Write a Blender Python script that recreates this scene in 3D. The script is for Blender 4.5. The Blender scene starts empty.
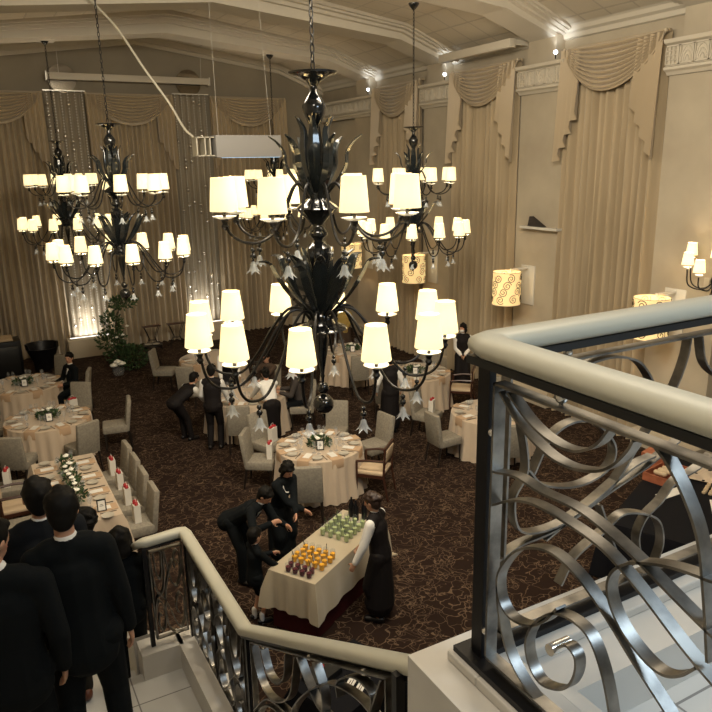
import bpy, bmesh, math, random
from mathutils import Vector as V, Matrix
random.seed(7)
PI=math.pi; R=math.radians
C=bpy.context.scene.collection; SC=bpy.context.scene

# ---------------------------------------------------------------- camera, world, lights, exposure
cam=bpy.data.cameras.new('camera'); co=bpy.data.objects.new('camera',cam); C.objects.link(co)
cam.sensor_width=36; cam.lens=36; cam.clip_start=.05; cam.clip_end=200
yw,pt,rl=R(28.6),R(15),R(1.1)
fw=V((math.sin(yw)*math.cos(pt),math.cos(yw)*math.cos(pt),-math.sin(pt)))
r0=V((math.cos(yw),-math.sin(yw),0)); u0=r0.cross(fw)
rr=math.cos(rl)*r0-math.sin(rl)*u0; uu=math.cos(rl)*u0+math.sin(rl)*r0
M=Matrix((rr,uu,-fw)).transposed().to_4x4(); M.translation=V((0,0,5.2)); co.matrix_world=M
SC.camera=co
w=bpy.data.worlds.new('world'); SC.world=w; w.use_nodes=True
w.node_tree.nodes['Background'].inputs[0].default_value=(.9,.75,.55,1); w.node_tree.nodes['Background'].inputs[1].default_value=.0
SC.view_settings.view_transform='Standard'; SC.view_settings.look='None'; SC.view_settings.gamma=1
SC.view_settings.use_curve_mapping=False; SC.view_settings.exposure=0.32
try:
    SC.cycles.use_denoising=True; SC.cycles.max_bounces=6; SC.cycles.diffuse_bounces=3; SC.cycles.transparent_max_bounces=12
    SC.cycles.use_light_tree=True; SC.cycles.caustics_reflective=False; SC.cycles.caustics_refractive=False; SC.cycles.sample_clamp_indirect=4
except Exception: pass
def light(kind,loc,power,col,size=.1,rot=None,parent=None,name='light',**k):
    l=bpy.data.lights.new(name,kind); l.energy=power; l.color=col
    if kind=='AREA': l.size=size
    else: l.shadow_soft_size=size
    for a,b in k.items(): setattr(l,a,b)
    o=bpy.data.objects.new(name,l); C.objects.link(o); o.location=loc
    if rot: o.rotation_euler=rot
    if parent: o.parent=parent
    return o
WARM=(1,.80,.56)
light('AREA',(3.6,5.0,7.9),490,(1,.88,.68),2.6,(R(62),0,R(-8)),name='back_wall_fill')  # unseen fill, added to brighten the back wall and its curtains
light('AREA',(1.5,8.0,7.9),260,(1,.88,.68),2.0,(R(60),0,R(-80)),name='right_wall_fill')  # unseen fill, added to brighten the right wall
light('AREA',(4.6,4.0,7.6),60,(1,.84,.62),2.4,(R(10),0,0),name='hall_fill')  # overhead fill added for general brightness, stands for no fixture
light('AREA',(.4,1.0,7.6),55,(1,.90,.74),1.0,(0,0,0),name='stair_fill')  # fill added above the stairs to lift the landing and slab
light('AREA',(3.6,-1.2,7.0),100,(.66,.84,1),1.6,(R(12),0,0),name='balcony_ceiling_light')

# ---------------------------------------------------------------- materials
def mat(name,col,rough=.6,metal=0,**k):
    m=bpy.data.materials.new(name); m.use_nodes=True; b=m.node_tree.nodes['Principled BSDF']
    if rough>=.65: b.inputs['Specular IOR Level'].default_value=.15
    b.inputs['Base Color'].default_value=(*col,1); b.inputs['Roughness'].default_value=rough; b.inputs['Metallic'].default_value=metal
    for a,v in k.items(): b.inputs[a].default_value=v
    return m
def vary(m,c1,c2,scale=8,detail=4,bump=0,stretch=None,lo=.35,hi=.65):
    nt=m.node_tree; n=nt.nodes; L=nt.links; b=n['Principled BSDF']
    tc=n.new('ShaderNodeTexCoord'); mp=n.new('ShaderNodeMapping'); nz=n.new('ShaderNodeTexNoise'); cr=n.new('ShaderNodeValToRGB')
    L.new(tc.outputs['Object'],mp.inputs[0]); L.new(mp.outputs[0],nz.inputs['Vector'])
    if stretch: mp.inputs['Scale'].default_value=stretch
    nz.inputs['Scale'].default_value=scale; nz.inputs['Detail'].default_value=detail
    cr.color_ramp.elements[0].color=(*c1,1); cr.color_ramp.elements[1].color=(*c2,1)
    cr.color_ramp.elements[0].position=lo; cr.color_ramp.elements[1].position=hi
    L.new(nz.outputs[0],cr.inputs[0]); L.new(cr.outputs[0],b.inputs['Base Color'])
    if bump:
        bp=n.new('ShaderNodeBump'); bp.inputs['Strength'].default_value=bump; bp.inputs['Distance'].default_value=.01
        L.new(nz.outputs[0],bp.inputs['Height']); L.new(bp.outputs[0],b.inputs['Normal'])
    return m
def carpet():
    m=mat('carpet',(.03,.015,.01),.95); nt=m.node_tree; n=nt.nodes; L=nt.links; b=n['Principled BSDF']
    tc=n.new('ShaderNodeTexCoord'); nz=n.new('ShaderNodeTexNoise'); nz.inputs['Scale'].default_value=3.2; nz.inputs['Detail'].default_value=2
    L.new(tc.outputs['Object'],nz.inputs['Vector'])
    mx=n.new('ShaderNodeVectorMath'); mx.operation='MULTIPLY_ADD'; mx.inputs[1].default_value=(.8,.8,.8)
    L.new(nz.outputs['Color'],mx.inputs[0]); L.new(tc.outputs['Object'],mx.inputs[2])
    out=None
    for sc,th in ((4.6,.032),(7.4,.030)):
        vo=n.new('ShaderNodeTexVoronoi'); vo.feature='DISTANCE_TO_EDGE'; vo.inputs['Scale'].default_value=sc
        L.new(mx.outputs[0],vo.inputs['Vector'])
        lt=n.new('ShaderNodeMapRange'); lt.inputs[1].default_value=th*.35; lt.inputs[2].default_value=th; lt.inputs[3].default_value=1; lt.inputs[4].default_value=0
        L.new(vo.outputs['Distance'],lt.inputs[0])
        if out is None: out=lt
        else:
            # second net broken up by a noise mask
            n2=n.new('ShaderNodeTexNoise'); n2.inputs['Scale'].default_value=2.3; L.new(tc.outputs['Object'],n2.inputs['Vector'])
            g=n.new('ShaderNodeMath'); g.operation='GREATER_THAN'; g.inputs[1].default_value=.5; L.new(n2.outputs[0],g.inputs[0])
            mu=n.new('ShaderNodeMath'); mu.operation='MULTIPLY'; L.new(lt.outputs[0],mu.inputs[0]); L.new(g.outputs[0],mu.inputs[1])
            ma=n.new('ShaderNodeMath'); ma.operation='MAXIMUM'; L.new(out.outputs[0],ma.inputs[0]); L.new(mu.outputs[0],ma.inputs[1]); out=ma
    mix=n.new('ShaderNodeMix'); mix.data_type='RGBA'; mix.inputs[6].default_value=(.017,.0085,.0055,1); mix.inputs[7].default_value=(.115,.075,.047,1)
    L.new(out.outputs[0],mix.inputs[0]); L.new(mix.outputs[2],b.inputs['Base Color'])
    return m
def bricky(m,c1,c2,cm,sx,sy,sw,vec=None,bump=.2,off=.5):
    nt=m.node_tree; n=nt.nodes; L=nt.links; b=n['Principled BSDF']
    tc=n.new('ShaderNodeTexCoord'); br=n.new('ShaderNodeTexBrick'); br.offset=off
    mp=n.new('ShaderNodeMapping'); L.new(tc.outputs['Object'],mp.inputs[0])
    if vec: mp.inputs['Rotation'].default_value=vec
    L.new(mp.outputs[0],br.inputs['Vector'])
    br.inputs['Color1'].default_value=(*c1,1); br.inputs['Color2'].default_value=(*c2,1); br.inputs['Mortar'].default_value=(*cm,1)
    br.inputs['Scale'].default_value=1; br.inputs['Brick Width'].default_value=sx; br.inputs['Row Height'].default_value=sy; br.inputs['Mortar Size'].default_value=sw
    L.new(br.outputs['Color'],b.inputs['Base Color'])
    bp=n.new('ShaderNodeBump'); bp.inputs['Strength'].default_value=bump; bp.inputs['Distance'].default_value=.02
    L.new(br.outputs['Fac'],bp.inputs['Height']); bp.invert=True; L.new(bp.outputs[0],b.inputs['Normal'])
    return m
def shade_mat(name,col,em,str_):
    m=bpy.data.materials.new(name); m.use_nodes=True; nt=m.node_tree; n=nt.nodes; L=nt.links; n.clear()
    o=n.new('ShaderNodeOutputMaterial'); d=n.new('ShaderNodeBsdfDiffuse'); t=n.new('ShaderNodeBsdfTranslucent'); e=n.new('ShaderNodeEmission')
    d.inputs[0].default_value=(*col,1); t.inputs[0].default_value=(*col,1); e.inputs[0].default_value=(*em,1); e.inputs[1].default_value=str_
    mx=n.new('ShaderNodeMixShader'); mx.inputs[0].default_value=.035; a=n.new('ShaderNodeAddShader')
    L.new(d.outputs[0],mx.inputs[1]); L.new(t.outputs[0],mx.inputs[2]); L.new(mx.outputs[0],a.inputs[0]); L.new(e.outputs[0],a.inputs[1]); L.new(a.outputs[0],o.inputs[0])
    return m
def glass_mat(name,col,clear=.75):
    m=bpy.data.materials.new(name); m.use_nodes=True; nt=m.node_tree; n=nt.nodes; L=nt.links; n.clear()
    o=n.new('ShaderNodeOutputMaterial'); g=n.new('ShaderNodeBsdfPrincipled'); t=n.new('ShaderNodeBsdfTransparent'); mx=n.new('ShaderNodeMixShader')
    g.inputs['Base Color'].default_value=(*col,1); g.inputs['Roughness'].default_value=.08
    t.inputs[0].default_value=(.95,.97,1,1); mx.inputs[0].default_value=clear
    L.new(g.outputs[0],mx.inputs[1]); L.new(t.outputs[0],mx.inputs[2]); L.new(mx.outputs[0],o.inputs[0]); return m
m_carpet=carpet()
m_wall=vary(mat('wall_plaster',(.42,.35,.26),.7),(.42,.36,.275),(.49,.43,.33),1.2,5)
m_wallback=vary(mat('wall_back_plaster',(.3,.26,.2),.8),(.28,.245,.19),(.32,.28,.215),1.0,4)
m_trim=mat('cream_trim',(.60,.545,.45),.55)
m_ceil=bricky(mat('ceiling_panels',(.6,.53,.42),.7),(.56,.50,.40),(.60,.54,.435),(.47,.42,.34),.62,.62,.02,bump=.5,off=0)
m_beam=mat('beam_paint',(.60,.55,.46),.6)
m_marble=vary(mat('white_marble',(.62,.6,.55),.3),(.56,.53,.48),(.64,.61,.56),2.5,6)
m_marblef=bricky(mat('marble_floor',(.62,.6,.55),.22),(.60,.59,.56),(.64,.63,.60),(.26,.25,.24),.62,.62,.005,bump=.1,off=0)
m_curtain=vary(mat('beige_curtain',(.4,.31,.2),.75),(.37,.29,.185),(.47,.375,.25),3,3,0,(1,1,.12))
for k in ('Sheen Weight',): m_curtain.node_tree.nodes['Principled BSDF'].inputs[k].default_value=.3
m_swag=mat('swag_cloth',(.47,.375,.25),.5,**{'Sheen Weight':.3})
m_black=mat('black_glass',(.008,.009,.010),.10,**{'Coat Weight':.6})
m_blackleaf=mat('black_leaf_glass',(.016,.020,.022),.16,**{'Coat Weight':.5})
m_rod=mat('black_metal',(.012,.011,.011),.35,.3)
m_shade=shade_mat('lamp_shade',(.90,.76,.46),(1,.84,.47),.74)
m_drum=shade_mat('drum_shade',(.85,.66,.36),(1,.70,.30),.50)
m_scroll=mat('drum_scroll',(.05,.035,.015),.7)
m_sauc=glass_mat('saucer_glass',(.9,.92,.9),.35)
m_crys=glass_mat('crystal',(.8,.85,.88),.62)
m_silver=mat('silver_ball',(.82,.8,.76),.16,.85)
m_bead=mat('bead',(.8,.77,.7),.2,.2)
m_rail=mat('cream_handrail',(.50,.48,.39),.34)
m_steel=vary(mat('brushed_steel',(.4,.38,.35),.36,1),(.12,.115,.108),(.34,.325,.30),9,5)
m_dsteel=mat('dark_steel',(.05,.052,.055),.35,.8)
m_bsteel=mat('black_steel',(.01,.01,.012),.4,.5)
m_cloth=mat('table_cloth',(.52,.41,.30),.5,**{'Sheen Weight':.3})
m_cloth2=mat('drinks_cloth',(.44,.37,.26),.45,**{'Sheen Weight':.3})
m_skirt=mat('dark_red_skirt',(.05,.008,.008),.8)
m_chair=vary(mat('grey_upholstery',(.3,.27,.23),.85),(.22,.195,.155),(.28,.25,.20),30,3)
m_leg=mat('dark_leg',(.012,.008,.006),.4)
m_wood=mat('dark_wood',(.05,.018,.010),.35)
m_pad=mat('cream_pad',(.55,.42,.28),.6)
m_brown=vary(mat('red_brown_box',(.3,.09,.04),.5),(.26,.075,.035),(.36,.12,.06),12,3)
m_white=mat('white_paper',(.75,.72,.66),.6)
m_napkin=mat('tan_napkin',(.48,.33,.21),.7)
m_cutlery=mat('cutlery',(.16,.14,.12),.3,.9)
m_plate=mat('plate',(.46,.42,.35),.3)
m_tumbler=glass_mat('tumbler_glass',(.5,.5,.48),.95)
m_glass=glass_mat('clear_glass',(.6,.6,.58),.88)
m_leaf=vary(mat('leaf',(.03,.07,.02),.6),(.018,.045,.014),(.06,.11,.035),20,3)
m_flower=mat('white_flower',(.85,.83,.74),.6)
m_ribbon=mat('red_ribbon',(.35,.01,.015),.5)
m_bag=mat('gift_bag_paper',(.68,.64,.57),.6)
m_frame=mat('black_frame',(.01,.01,.01),.4)
m_skin=mat('skin',(.50,.27,.17),.55,**{'Subsurface Weight':.1})
m_hair=mat('black_hair',(.006,.005,.004),.65)
m_hairb=mat('brown_hair',(.03,.015,.009),.5)
m_suit=mat('black_suit',(.0045,.006,.007),.9)
m_suit2=mat('charcoal_suit',(.008,.009,.011),.9)
m_brsuit=mat('brown_jacket',(.06,.04,.028),.8)
m_trouser=mat('brown_trousers',(.022,.018,.012),.8)
m_vest=mat('black_vest',(.010,.008,.008),.7)
m_shirt=mat('white_shirt',(.72,.70,.66),.7)
m_yellow=mat('yellow_cloth',(.45,.32,.10),.8)
m_grey=mat('grey_guest',(.05,.042,.038),.8)
m_shoe=mat('black_shoe',(.008,.007,.007),.3)
m_bshoe=mat('brown_shoe',(.12,.035,.015),.35)
m_lip=mat('lip',(.35,.10,.09),.5)
m_blackcloth=mat('black_cloth',(.006,.006,.008),.85)
m_oj=mat('orange_juice',(.95,.42,.01),.5); m_gj=mat('wine_juice',(.10,.003,.008),.5); m_wj=mat('pale_juice',(.45,.50,.22),.3)
m_led=mat('grey_panel',(.33,.32,.31),.6)
m_cable=mat('white_cable',(.62,.58,.48),.5)
m_mirror=mat('mirror_disc',(.42,.38,.32),.10,1)
m_tan=mat('tan_top',(.5,.38,.24),.6)
m_beige=mat('beige_box',(.52,.44,.32),.6)
def emis(name,col,s):
    m=bpy.data.materials.new(name); m.use_nodes=True; b=m.node_tree.nodes['Principled BSDF']
    b.inputs['Base Color'].default_value=(0,0,0,1); b.inputs['Emission Color'].default_value=(*col,1); b.inputs['Emission Strength'].default_value=s; return m
m_bulb=emis('bulb',(1,.85,.6),6)
m_strip=emis('strip_light',(1,.95,.85),2)
m_spot=emis('spot_lens',(.9,.95,1),8)

# ---------------------------------------------------------------- mesh helpers
class MB:
    def __init__(s): s.v=[]; s.f=[]
    def add(s,vs,fs):
        k=len(s.v); s.v+= [tuple(v) for v in vs]; s.f+=[tuple(i+k for i in f) for f in fs]; return s
    def box(s,c,d,rz=0,M=None):
        x,y,z=d[0]/2,d[1]/2,d[2]/2
        vs=[V((a,b,e)) for a in (-x,x) for b in (-y,y) for e in (-z,z)]
        mt=M if M else Matrix.Rotation(rz,3,'Z')
        s.add([mt@v+V(c) for v in vs],[(0,1,3,2),(4,6,7,5),(0,4,5,1),(2,3,7,6),(0,2,6,4),(1,5,7,3)]); return s
    def rbox(s,c,d,b=.02,rz=0,M=None,seg=2):
        bm=bmesh.new(); bmesh.ops.create_cube(bm,size=1)
        bmesh.ops.scale(bm,vec=V(d),verts=bm.verts); bmesh.ops.bevel(bm,geom=bm.edges[:],offset=b,segments=seg,profile=.5,affect='EDGES')
        mt=M if M else Matrix.Rotation(rz,3,'Z'); bm.verts.index_update()
        s.add([mt@v.co+V(c) for v in bm.verts],[[v.index for v in f.verts] for f in bm.faces]); bm.free(); return s
    def lathe(s,prof,c=(0,0,0),n=16,M=None,rib=0,ribn=8):
        k=[];fs=[];m=len(prof)
        for i in range(n):
            a=2*PI*i/n
            q=1+rib*math.cos(a*ribn)
            for r,z in prof:
                p=V((r*q*math.cos(a),r*q*math.sin(a),z)); k.append((M@p if M else p)+V(c))
        for i in range(n):
            j=(i+1)%n
            for t in range(m-1): fs.append((i*m+t,j*m+t,j*m+t+1,i*m+t+1))
        if prof[0][0]>1e-4: fs.append([i*m for i in range(n)][::-1])
        if prof[-1][0]>1e-4: fs.append([i*m+m-1 for i in range(n)])
        return s.add(k,fs)
    def shell(s,prof,c=(0,0,0),n=24):
        m=len(prof); k=[V((r*math.cos(2*PI*i/n),r*math.sin(2*PI*i/n),z))+V(c) for i in range(n) for r,z in prof]
        return s.add(k,[(i*m+t,((i+1)%n)*m+t,((i+1)%n)*m+t+1,i*m+t+1) for i in range(n) for t in range(m-1)])
    def tube(s,pts,r,n=8,cap=True):
        pts=[V(p) for p in pts]; m=len(pts); rs=r if isinstance(r,(list,tuple)) else [r]*m
        up=V((0,0,1)); prev=None; k=[]
        for i,p in enumerate(pts):
            t=(pts[min(i+1,m-1)]-pts[max(i-1,0)]).normalized()
            if prev is None:
                a=up if abs(t.z)<.9 else V((1,0,0)); x=t.cross(a).normalized()
            else:
                x=(prev-t*prev.dot(t)).normalized()
            prev=x; y=t.cross(x)
            k+=[p+(x*math.cos(2*PI*j/n)+y*math.sin(2*PI*j/n))*rs[i] for j in range(n)]
        fs=[(i*n+j,i*n+(j+1)%n,(i+1)*n+(j+1)%n,(i+1)*n+j) for i in range(m-1) for j in range(n)]
        if cap: fs+= [list(range(n))[::-1],[(m-1)*n+j for j in range(n)]]
        return s.add(k,fs)
    def ell(s,c,r,M=None,n=12,m=8):
        if not hasattr(r,'__len__'): r=(r,r,r)
        k=[];fs=[]
        for i in range(1,m):
            th=PI*i/m
            for j in range(n):
                a=2*PI*j/n; p=V((r[0]*math.sin(th)*math.cos(a),r[1]*math.sin(th)*math.sin(a),r[2]*math.cos(th))); k.append((M@p if M else p)+V(c))
        for z in (r[2],-r[2]):
            p=V((0,0,z)); k.append((M@p if M else p)+V(c))
        t=(m-1)*n
        for i in range(m-2):
            for j in range(n): fs.append((i*n+j,(i+1)*n+j,(i+1)*n+(j+1)%n,i*n+(j+1)%n))
        for j in range(n): fs+=[(t,j,(j+1)%n),(t+1,(m-2)*n+(j+1)%n,(m-2)*n+j)]
        return s.add(k,fs)
    def cap(s,p0,p1,a0,a1,side=None,n=12):
        # tapered capsule, elliptical: a=(half width along side, half depth)
        p0,p1=V(p0),V(p1); ax=p1-p0; L=ax.length
        if L<1e-5: return s
        ax/=L
        sd=V(side) if side is not None else (V((1,0,0)) if abs(ax.x)<.9 else V((0,1,0)))
        x=(sd-ax*sd.dot(ax)).normalized(); y=ax.cross(x)
        if not hasattr(a0,'__len__'): a0=(a0,a0)
        if not hasattr(a1,'__len__'): a1=(a1,a1)
        rings=[]
        for q in (80,55,30,0): rings.append((p0-ax*min(a0)*math.sin(R(q)),a0,math.cos(R(q))))
        for q in (0,30,55,80): rings.append((p1+ax*min(a1)*math.sin(R(q)),a1,math.cos(R(q))))
        k=[];
        for c,a,f in rings: k+=[c+x*math.cos(2*PI*j/n)*a[0]*f+y*math.sin(2*PI*j/n)*a[1]*f for j in range(n)]
        m=len(rings); fs=[(i*n+j,i*n+(j+1)%n,(i+1)*n+(j+1)%n,(i+1)*n+j) for i in range(m-1) for j in range(n)]
        fs+=[list(range(n))[::-1],[(m-1)*n+j for j in range(n)]]
        return s.add(k,fs)
    def prism(s,poly,axis,a,b):
        # polygon in the plane across 'axis' ('x': (y,z)  'y': (x,z)  'z': (x,y)) between a and b
        def P(p,t): return {'x':(t,p[0],p[1]),'y':(p[0],t,p[1]),'z':(p[0],p[1],t)}[axis]
        n=len(poly); s.add([P(p,a) for p in poly]+[P(p,b) for p in poly],[list(range(n))[::-1],list(range(n,2*n))]+[(i,(i+1)%n,n+(i+1)%n,n+i) for i in range(n)]); return s
    def sweep(s,path,prof,closed=False):
        # profile (side,up) carried along a path, mitred, up stays vertical
        path=[V(p) for p in path]; m=len(path); n=len(prof); k=[]
        for i,p in enumerate(path):
            d0=(path[i]-path[i-1]) if i>0 else (path[1]-path[0]); d1=(path[i+1]-path[i]) if i<m-1 else d0
            h0=V((d0.x,d0.y,0)); h1=V((d1.x,d1.y,0)); h0=(h0 if h0.length>1e-6 else h1).normalized(); h1=(h1 if h1.length>1e-6 else h0).normalized()
            s0=V((h0.y,-h0.x,0)); s1=V((h1.y,-h1.x,0)); sd=(s0+s1).normalized(); f=1/max(.3,sd.dot(s0))
            k+=[p+sd*a*f+V((0,0,b)) for a,b in prof]
        fs=[(i*n+j,i*n+(j+1)%n,(i+1)*n+(j+1)%n,(i+1)*n+j) for i in range(m-1) for j in range(n)]
        fs+=[list(range(n))[::-1],[(m-1)*n+j for j in range(n)]]
        return s.add(k,fs)
    def grid(s,fn,nu,nv):
        k=[fn(i/nu,j/nv) for j in range(nv+1) for i in range(nu+1)]; q=nu+1
        return s.add(k,[(j*q+i,j*q+i+1,(j+1)*q+i+1,(j+1)*q+i) for j in range(nv) for i in range(nu)])
    def mesh(s,name,m,smooth=True,ang=40):
        me=bpy.data.meshes.new(name); me.from_pydata(s.v,[],s.f); me.materials.append(m)
        bm=bmesh.new(); bm.from_mesh(me); bmesh.ops.recalc_face_normals(bm,faces=bm.faces)
        if smooth:
            for f in bm.faces: f.smooth=True
            for e in bm.edges:
                if len(e.link_faces)==2 and e.calc_face_angle(0)>R(ang): e.smooth=False
        bm.to_mesh(me); bm.free(); return me
def link(name,me,parent=None,label=None):
    o=bpy.data.objects.new(name,me); C.objects.link(o)
    if parent: o.parent=parent
    if label: o['label']=label
    return o
def P(name,mb,m,parent=None,label=None,smooth=True): return link(name,mb.mesh(name,m,smooth),parent,label)
def tag(o,label,cat,group=None):
    o['label']=label; o['category']=cat
    if group: o['group']=group
    return o
def T(name,label,cat,loc=(0,0,0),rz=0,group=None):
    o=bpy.data.objects.new(name,None); C.objects.link(o); o.location=loc; o.rotation_euler=(0,0,rz); o.empty_display_size=.1
    return tag(o,label,cat,group)
def S(name,mb,m,smooth=True):
    o=P(name,mb,m,smooth=smooth); o['kind']='structure'; return o
def kids(o): return [c for c in ALLC if c.parent==o]
def dup(o,parent=None,loc=None,rz=None,label=None,group=None):
    c=o.copy(); C.objects.link(c)
    if parent is not None: c.parent=parent
    if loc is not None: c.location=loc
    if rz is not None: c.rotation_euler=(0,0,rz)
    if label: c['label']=label
    if group: c['group']=group
    for ch in list(o.children): dup(ch,c)
    return c
def spline(pts,n=6,closed=False):
    pts=[V(p) for p in pts]; m=len(pts); out=[]
    for i in range(m-1):
        p0=pts[i-1] if i>0 else pts[0]*2-pts[1]; p1=pts[i]; p2=pts[i+1]; p3=pts[i+2] if i+2<m else pts[-1]*2-pts[-2]
        for k in range(n):
            t=k/n; out.append(.5*((2*p1)+(p2-p0)*t+(2*p0-5*p1+4*p2-p3)*t*t+(3*p1-p0-3*p2+p3)*t**3))
    out.append(pts[-1]); return out

# ---------------------------------------------------------------- the hall
XL,XR,YB,YF=-.57,10.93,22.0,-3.5; XM=5.04
S('floor',MB().box(((XL+XR)/2,(YB+YF)/2,-.05),(XR-XL,YB-YF,.1)),m_carpet,False)
prof=[(XL,7.65),(XM-4.36,8.25),(XM,8.85),(XM+4.36,8.25),(XR,7.65)]
gable=[(XL-.2,0),(XR+.2,0),(XR+.2,7.8),(XM+4.36,8.4),(XM,9.0),(XM-4.36,8.4),(XL-.2,7.8)]
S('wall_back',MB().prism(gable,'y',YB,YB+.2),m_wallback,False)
S('wall_front',MB().prism(gable,'y',YF-.2,YF),m_wall,False)
S('wall_right',MB().box((XR+.1,(YB+YF)/2,3.85),(.2,YB-YF,7.7)),m_wall,False)
S('wall_left',MB().box((XL-.1,(YB+YF)/2,3.85),(.2,YB-YF,7.7)),m_wall,False)
S('ceiling',MB().prism(prof+[(x,z+.15) for x,z in prof[::-1]],'y',YF,YB),m_ceil,False)
PILY=[.65,4.3,7.95,11.6,15.25,18.9]
# cross beams with stepped mouldings
def band(drop,inset,y0,y1,top=0):
    lo=[(XL+inset,7.62-drop*.35),(XM-4.4,8.22-drop*.62),(XM,8.80-drop),(XM+4.4,8.22-drop*.62),(XR-inset,7.62-drop*.35)]
    hi=[(x,z+.08) for x,z in [(XL+inset,7.62),(XM-4.36,8.22),(XM,8.82),(XM+4.36,8.22),(XR-inset,7.62)]]
    return MB().prism(lo+hi[::-1],'y',y0,y1)
for i,y in enumerate(PILY):
    b=band(.42,0,y-.36,y+.36); b2=band(.20,0,y-.48,y+.48); b3=band(.11,0,y-.60,y+.60); b4=band(.05,0,y-.68,y+.68)
    for q in (b2,b3,b4): b.add(q.v,q.f)
    S('trim_%d'%(i+1),b,m_beam,False)
# cornice along the side walls and following the gable of the end wall
cp=[(0,0),(0,-.24),(.05,-.22),(.07,-.14),(.13,-.10),(.16,-.03),(.2,0)]
cm=MB().prism([(XR-a,7.72+b) for a,b in cp],'y',YF,YB); cm.prism([(XL+a,7.72+b) for a,b in cp],'y',YF,YB)
S('trim_7',cm,m_beam,False)
for dz,dy in ((.0,.16),(-.10,.07)):
    lo=[(x,z-.14+dz) for x,z in prof]; hi=[(x,z+.02) for x,z in prof]
    S('trim_%d'%(8 if dz==0 else 9),MB().prism(lo+hi[::-1],'y',YB-dy,YB),m_beam,False)
# pilasters and their carved capitals on the right wall
def capital(mb,y0,y1,x0=10.70,z0=6.55,z1=7.1):
    # flared block with carved relief: small grids at the ends, scrolls between
    mb.prism([(XR,z0),(x0+.06,z0),(x0+.02,z0+.05),(x0-.04,z0+.08),(x0-.04,z0+.12),(x0,z0+.14),(x0,z1-.09),(x0-.07,z1-.06),(x0-.09,z1),(XR,z1)],'y',y0,y1)
    n=max(3,round((y1-y0)/.26)); zc=(z0+.14+z1-.09)/2; hh=(z1-z0-.27)/2
    for k in range(n):
        c=y0+(k+.5)*(y1-y0)/n; hw=(y1-y0)/n*.44
        fr=[(c-hw,zc-hh),(c+hw,zc-hh),(c+hw,zc+hh),(c-hw,zc+hh),(c-hw,zc-hh)]
        for a,b in zip(fr,fr[1:]): mb.box((x0-.012,(a[0]+b[0])/2,(a[1]+b[1])/2),(.03,abs(a[0]-b[0])+.016,abs(a[1]-b[1])+.016))
        if k in (0,n-1):
            for t in (-.33,.33): mb.box((x0-.01,c+t*hw,zc),(.025,.014,2*hh)); 
            for t in (-.5,0,.5): mb.box((x0-.01,c,zc+t*hh),(.025,2*hw,.014))
        else:
            for q in (.35,.65,.95):
                mb.tube([(x0-.008,c+hw*q*math.cos(a),zc-hh*.8+2*hh*.85*q*math.sin(a)) for a in [PI*j/8 for j in range(9)]],.011,5)
for i,y in enumerate(PILY):
    y1=YB if i==5 else y+.66
    if i==5: y0=y-.66; mb=MB().box((10.855,(y0+y+.66)/2,3.275),(.15,1.32,6.55))
    else: y0=y-.66; mb=MB().box((10.855,y,3.275),(.15,1.32,6.55))
    mb.box((10.81,y,7.35),(.24,.78,.5)); mb.box((10.77,y,.15),(.3,1.36,.3))
    capital(mb,y0,y1)
    S('trim_%d'%(10+i),mb,m_trim if False else m_wall,False)
mb=MB(); capital(mb,18.24,YB,10.68); S('trim_16',mb,m_trim,False)
for i,y in enumerate(PILY[:5]):
    mb=MB(); capital(mb,y-.68,y+.68,10.68); S('trim_%d'%(17+i),mb,m_trim,False)
S('baseboard_back',MB().box((XM,YB-.02,.12),(XR-XL,.04,.24)),m_trim,False)

# ---------------------------------------------------------------- balcony and stairs (white stone)
S('floor_balcony',MB().box(((1.2+XR)/2,(YF+1.3)/2,3.3),(XR-1.2,1.3-YF,.3)),m_marblef,False)
kb=MB().box(((1.1+XR)/2,1.5,3.44),(XR-1.1,.40,.38))             # kerb on the hall side
kb.box((1.28,(YF+1.3)/2,3.44),(.36,1.3-YF,.38))                 # kerb on the stair side
kb.rbox(((1.2+XR)/2,1.545,3.648),(XR-1.2,.15,.036),.006); kb.rbox((1.29,(YF+1.46)/2,3.648),(.18,1.48-YF,.036),.006)
kb.box((1.3+4.6,1.33,3.52),(9.2,.03,.14))
S('trim_22',kb,m_marble,False)
# landing at 1.65, top floor at 3.63, flight between, flight going down to the carpet
st=MB(); NZ=11; y=3.4; dz=(3.63-1.65)/NZ; ty=3.5/NZ
poly=[(4.65,0),(4.65,1.65),(3.4,1.65)]
z=1.65
for k in range(NZ):
    z+=dz; poly.append((y,z)); 
    if k<NZ-1: y-=ty; poly.append((y,z))
poly+=[(YF,3.63),(YF,0)]
st.prism(poly,'x',XL,.98); S('stairs',st,m_marblef,False)
st=MB(); poly=[(4.65,0),(4.65,1.65-.165)]; y=4.65; z=1.65-.165
for k in range(9):
    y+=.29; poly.append((y,z)); z-=.165
    poly.append((y,max(z,0)))
poly+=[(y,0)]
st.prism(poly,'x',XL,.70); S('stairs_lower',st,m_marblef,False)
# string walls (kerbs) with sloping tops under the railing
kb=MB(); kb.prism([(YF,0),(YF,3.25),(1.3,3.25),(1.7,2.80),(3.40,1.85),(4.75,1.85),(4.75,0)],'x',.98,1.20)
kb.box((.86,4.66,.92),(.30,.2,1.86)); kb.prism([(4.8,0),(4.8,1.85),(7.4,.25),(7.4,0)],'x',.70,.88)
S('trim_23',kb,m_marble,False)

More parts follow.
